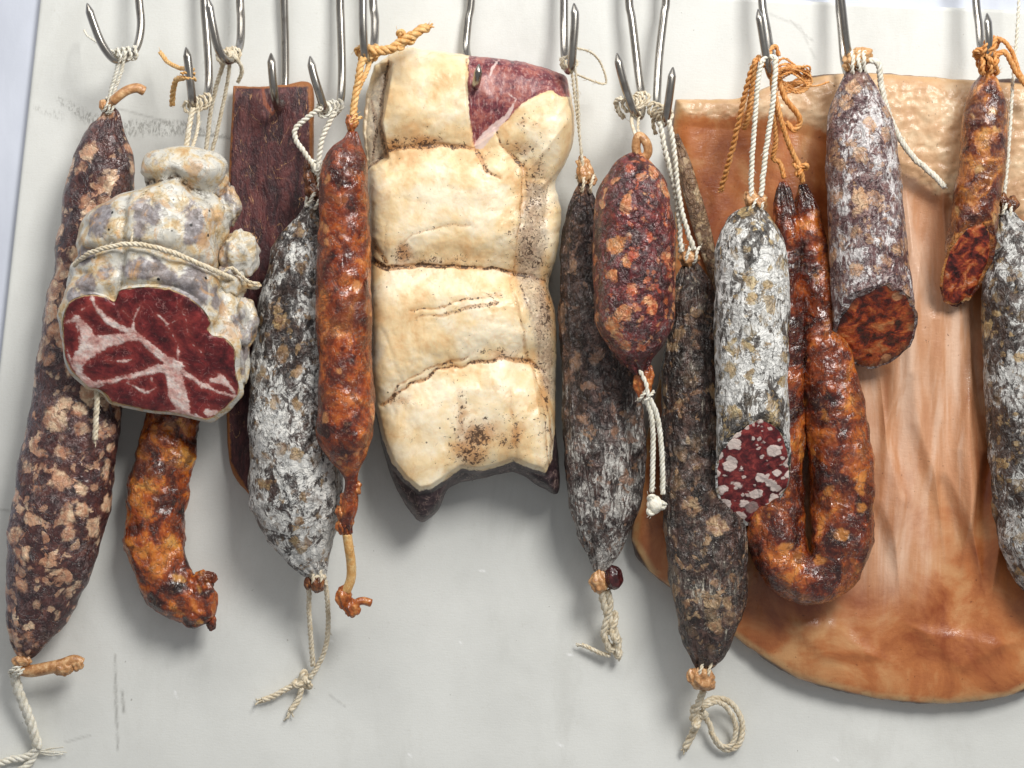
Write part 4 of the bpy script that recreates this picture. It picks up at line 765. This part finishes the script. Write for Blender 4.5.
# ------------------------------------------------------------------ white salami with a cut end
def white_cut():
    o = thing('salami', 'white salami with a slanted cut end of red meat, hung on two white strands', 'salami', (769, 74, 100))
    m = casing('white_mould_skin', [(.3, '1c1816'), (.46, '3a322c'), (.62, '5c5044'), (.76, '7a6c58')], ('bfa06c', '9a7a4c', 'd6c090'), 15, 15, .34, mould=('f3f2ee', 'd2d1cc'), m_cov=.54, m_size=11, m_stretch=(1.3, 1.3, .7), m_low=60, rough=.45, film=.2)
    f = Mat('salami_cut', 16); v1 = f.warp(7, 6)
    lc = f.ramp(f.noise(9, 7, .7, .5), [(.32, H('340c12')), (.48, H('6c1e24')), (.64, H('a8443e'))])
    vo = f.voro(15, v=v1); a = f.math('MULTIPLY', f.step(vo.outputs['Distance'], .5, .42), f.step(f.sep(vo.outputs['Color']), .42, .46)); v2 = f.voro(6, v=v1); b = f.math('MULTIPLY', f.step(v2.outputs['Distance'], .42, .3), f.step(f.sep(v2.outputs['Color'], 1), .7, .75))
    fa = f.math('MAXIMUM', a, f.math('MULTIPLY', b, .8)); fc = f.mix(f.noise(5, 4), H('fbeee6'), H('f0d4c8')); col = f.mix(fa, lc, fc)
    rr = f.step(f.math('ADD', f.attr('rim'), f.math('MULTIPLY', f.noise(7, 4, .6), .06)), .985, 1.01); col = f.mix(rr, col, H('bfae90'))
    f.done(col, .38, f.math('ADD', f.noise(4, 5, .65), f.math('MULTIPLY', fa, .5)), .7, 1.6, coat=.2)
    sausage('casing', m, [(755, 205, 104, 4), (754, 212, 104, 14), (752, 225, 104, 26), (751, 250, 104, 35), (752, 300, 104, 38), (752, 350, 104, 37), (752, 400, 104, 36.5), (753, 450, 104, 36.5), (753, 520, 104, 36), (753, 580, 104, 36)], o, dz=.95, seed=9, amp=(3.4, 1.8), sz=(34, 11), pleat=(2, 10, 22), cut=((752, 471, 104), (0, .54, .85), 2.5), face=f.m)
    s = Soup(); s.nub((751, 198, 106), (7, 9, 7), 2, .35); s.nub((760, 202, 106), (7, 9, 7), 4, .35); s.build('skin_tail', TAIL, o)
    s = Soup(); s.rope([(762, 62, 128), (758, 80, 126), (755, 120, 120), (752, 160, 114), (751, 196, 110)], 3.1, 2, 9); s.rope([(776, 58, 122), (775, 76, 124), (772, 110, 120), (766, 150, 114), (761, 196, 110)], 3.3, 2, 9); s.rope([(762, 62, 128), (768, 56, 118), (776, 58, 120)], 3, 2)
    s.wrap((748, 203, 105), (764, 206, 105), 8, 1.8, 2, 4); s.build('hanging_twine', TW_WHITE, o)
white_cut()

# ------------------------------------------------------------------ U-shaped chorizo
def u_chorizo():
    o = thing('chorizo', 'long glossy dark chorizo folded into a U behind the white cut salami', 'chorizo', (772, 76, 80))
    m = chorizo('u_chorizo_skin', [(.3, '240a06'), (.42, '561c0e'), (.52, '883a16'), (.62, 'b46024'), (.76, 'd2883e')], 17, 20, .16, .9, 2.2, coat=.65, blot=.5, low='2e0f0a')
    sausage('casing', m, [(782, 182, 70, 3), (784, 200, 69, 10), (787, 250, 68, 14), (788, 320, 66, 18), (784, 390, 64, 22), (780, 450, 62, 24), (776, 500, 62, 27), (777, 540, 64, 29), (787, 566, 66, 28), (806, 579, 68, 26), (827, 572, 68, 27), (840, 548, 68, 30), (843, 510, 67, 31), (840, 460, 66, 32), (834, 410, 66, 30), (824, 350, 64, 25), (815, 290, 62, 19), (810, 240, 60, 16), (806, 205, 62, 12), (803, 184, 64, 4)], o, dz=.9, n=130, seed=10, amp=(5, 3), sz=(26, 11), pleat=(1.8, 9, 30))
    s = Soup()
    s.rope([(764, 66, 118), (757, 58, 112), (748, 82, 106), (739, 120, 92), (732, 150, 76), (726, 172, 62), (721, 190, 50)], 3.4, 2, 14); s.rope([(756, 60, 114), (752, 90, 104), (748, 115, 92), (744, 128, 80), (750, 112, 92), (758, 80, 108)], 3.4, 3); s.fray((722, 188, 52), (-.4, 1, -.1), 7, 7, .7, .4, 5)
    s.rope([(772, 74, 108), (776, 100, 106), (784, 130, 96), (792, 152, 84), (799, 166, 76), (803, 182, 68)], 3.2, 3); s.rope([(772, 78, 104), (774, 110, 100), (776, 140, 88), (773, 158, 78), (780, 163, 74), (784, 178, 70)], 3, 3)
    s.rope([(776, 66, 110), (784, 96, 100), (796, 112, 90), (800, 122, 84), (794, 130, 82), (786, 122, 84)], 3.4, 3); s.knot((800, 168, 76), 7, 3, 4); s.rope([(770, 62, 112), (770, 52, 108), (775, 46, 100), (779, 56, 96)], 2.8, 2)
    g = np.random.default_rng(4)
    for i in range(13):
        x0, y0 = 776+g.uniform(-3, 4), 72+g.uniform(-6, 10); x1 = 800+g.uniform(-6, 9); y1 = 72+g.uniform(-7, 10)
        s.rope([(x0, y0, 108), (x0+10, y0-6+g.uniform(-5, 5), 108+g.uniform(-6, 6)), (x1, y1, 100+g.uniform(-8, 8)), (x1+g.uniform(-2, 6), y1+9, 96), (x1-9, y1+14+g.uniform(-4, 4), 98), (x0+4, y0+14, 100)], g.uniform(1.0, 1.7), 2)
    s.rope([(806, 86, 94), (816, 86, 84), (829, 82, 74)], 1.2, 2); s.build('tangled_twine', TW_ORANGE, o)
u_chorizo()

# ------------------------------------------------------------------ grey-pink salami with round cut end
def round_cut():
    o = thing('salami', 'dusty pink-brown salami with a round orange-red cut end, cream cord to its right', 'salami', (848, 68, 80))
    m = casing('dusty_pink_skin', [(.3, '3a2024'), (.46, '5c3a3c'), (.62, '83605a'), (.76, 'a0837a')], ('c89468', 'a87a5c', 'dcb894'), 18, 17, .6, mould=('ece8e6', 'c8c0c0'), m_cov=.4, m_size=8, m_stretch=(1.3, 1.3, .7), m_low=34, rough=.45, film=.7, film_col='c0b2ae', veins=.7)
    f = Mat('chorizo_cut', 19); v1 = f.warp(12, 12, detail=4)
    n = f.noise(15, 6, .6, .5, v=v1); col = f.ramp(n, [(.36, H('2c0c08')), (.44, H('661c10')), (.5, H('a83c16')), (.57, H('d0682c')), (.68, H('e8a468'))])
    vo = f.voro(20, v=f.warp(5, 4)); col = f.mix(f.math('MULTIPLY', f.step(vo.outputs['Distance'], .3, .22), f.step(f.sep(vo.outputs['Color']), .6, .65)), col, H('e0a070'))
    dk = f.step(f.math('ADD', f.attr('rim'), f.math('MULTIPLY', f.noise(9, 4, .6), .3)), .9, 1.14, 0, .75); col = f.mix(dk, col, H('3a1210'))
    col = f.mix(f.step(f.math('ADD', f.attr('rim'), f.math('MULTIPLY', f.noise(6, 4), .05)), .99, 1.02), col, H('9a7058'))
    f.done(col, .3, f.math('ADD', f.noise(5, 6, .65), n), .9, 2.2, coat=.35)
    sausage('casing', m, [(856, 64, 84, 4), (856, 74, 84, 10), (857, 95, 84, 22), (860, 125, 84, 32), (862, 160, 84, 36), (865, 200, 84, 38), (868, 240, 84, 39), (872, 290, 84, 40), (874, 330, 84, 40), (876, 400, 84, 40), (876, 430, 84, 40)], o, dz=.95, seed=11, amp=(3, 1.8), sz=(34, 11), pleat=(2.2, 10, 30), cut=((874, 328, 84), (0, .7, .72), 3), face=f.m)
    s = Soup(); s.nub((856, 60, 86), (12, 10, 10), 2, .4); s.nub((862, 54, 86), (10, 7, 8), 4, .5); s.nub((848, 66, 86), (5, 6, 5), 6, .3); s.build('skin_tail', twine('pale_skin', 'e4c090', 'c48c54', 7, .5), o)
    s = Soup(); s.wrap((848, 64, 86), (866, 62, 86), 12, 2.4, 3, 4); s.rope([(868, 60, 88), (878, 64, 86), (881, 84, 80), (886, 106, 76), (893, 125, 70), (902, 142, 64), (914, 158, 58), (930, 172, 52), (945, 187, 48)], 3.7, 3, 14); s.fray((944, 186, 48), (1, 1, 0), 6, 4, .7, .5, 5); s.build('cream_cord', TW_WHITE, o)
round_cut()

# ------------------------------------------------------------------ short chorizo and edge salami on the right
def right_chorizo():
    o = thing('chorizo', 'short tapered orange chorizo hanging in front of the tan top of the rind slab', 'chorizo', (989, 56, 80))
    m = chorizo('short_chorizo_skin', [(.28, '260a08'), (.42, '602412'), (.52, 'a05a26'), (.64, 'cc8844'), (.8, 'dcae72')], 20, 18, .2, .8, 2.2, blot=.5, low='38140e')
    f = Mat('slant_cut', 25); v1 = f.warp(10, 9, detail=4); col = f.ramp(f.noise(13, 6, .62, .6, v=v1), [(.36, H('2a0c0a')), (.45, H('64201a')), (.52, H('9c3c22')), (.6, H('c8703a')), (.7, H('d8a08c'))])
    col = f.mix(f.step(f.math('ADD', f.attr('rim'), f.math('MULTIPLY', f.noise(6, 4), .05)), .98, 1.01), col, H('c88a50')); f.done(col, .28, f.noise(6, 6, .65), .8, 2, coat=.4)
    sausage('casing', m, [(987, 66, 74, 4), (987, 76, 74, 7), (986, 92, 73, 17), (985, 112, 72, 21), (984, 140, 72, 23), (981, 170, 71, 23), (977, 200, 70, 23), (973, 228, 70, 24), (969, 255, 69, 24), (965, 278, 68, 23), (960, 305, 67, 22), (955, 335, 66, 21)], o, dz=.95, n=120, seed=12, amp=(3, 2), sz=(24, 10), pleat=(1.8, 8, 22), cut=((966, 264, 68), (0, .47, .88), 2.5), face=f.m)
    s = Soup(); s.nub((987, 62, 76), (8, 9, 8), 2, .35); s.build('skin_tail', ORTAIL, o)
    s = Soup(); s.wrap((977, 66, 76), (998, 62, 76), 10, 3, 3, 4); s.wrap((983, 44, 80), (996, 50, 80), 11, 3, 2.5, 6); s.knot((988, 52, 84), 13, 3.2, 5); s.rope([(996, 56, 82), (1004, 52, 80), (1010, 60, 76), (1016, 72, 68), (1030, 90, 60)], 3.4, 3); s.rope([(992, 40, 80), (1002, 40, 78), (1012, 52, 72), (1020, 74, 66), (1034, 96, 60)], 2.8, 3); s.build('orange_twine', TW_ORANGE, o)
right_chorizo()
def edge_salami():
    o = thing('salami', 'grey mouldy salami cut off by the right edge of the picture', 'salami', (1012, 100, 60))
    m = casing('grey_mould_skin', [(.3, '16100f'), (.46, '30241f'), (.62, '54423a'), (.76, '74604e')], ('a88a5c', '8a6a44', 'c4a878'), 21, 16, .4, mould=('e2e2de', 'b4b2ae'), m_cov=.42, m_size=9, m_stretch=(1.2, 1.2, .8), rough=.45, film=.55, film_col='a09a96')
    sausage('casing', m, [(1006, 210, 62, 4), (1008, 222, 62, 11), (1014, 245, 62, 24), (1020, 275, 62, 37), (1025, 320, 62, 43), (1031, 380, 62, 46), (1037, 440, 62, 48), (1041, 490, 60, 48), (1044, 540, 58, 44), (1045, 575, 56, 30), (1046, 598, 55, 12), (1046, 606, 54, 4)], o, dz=.85, seed=13, amp=(5, 2.5), sz=(34, 12), pleat=(2, 10, 24))
    s = Soup(); s.nub((1012, 204, 64), (7, 8, 6), 2, .35); s.nub((1003, 200, 64), (5, 7, 5), 2, .35); s.build('skin_tail', TAILD, o)
    s = Soup(); s.wrap((1000, 208, 62), (1012, 211, 62), 8, 2, 2, 4); s.rope([(1003, 206, 64), (1007, 170, 58), (1010, 130, 54), (1013, 80, 52), (1018, 20, 50), (1020, -40, 48)], 2.2, 2); s.build('hanging_twine', TW_WHITE, o)
edge_salami()
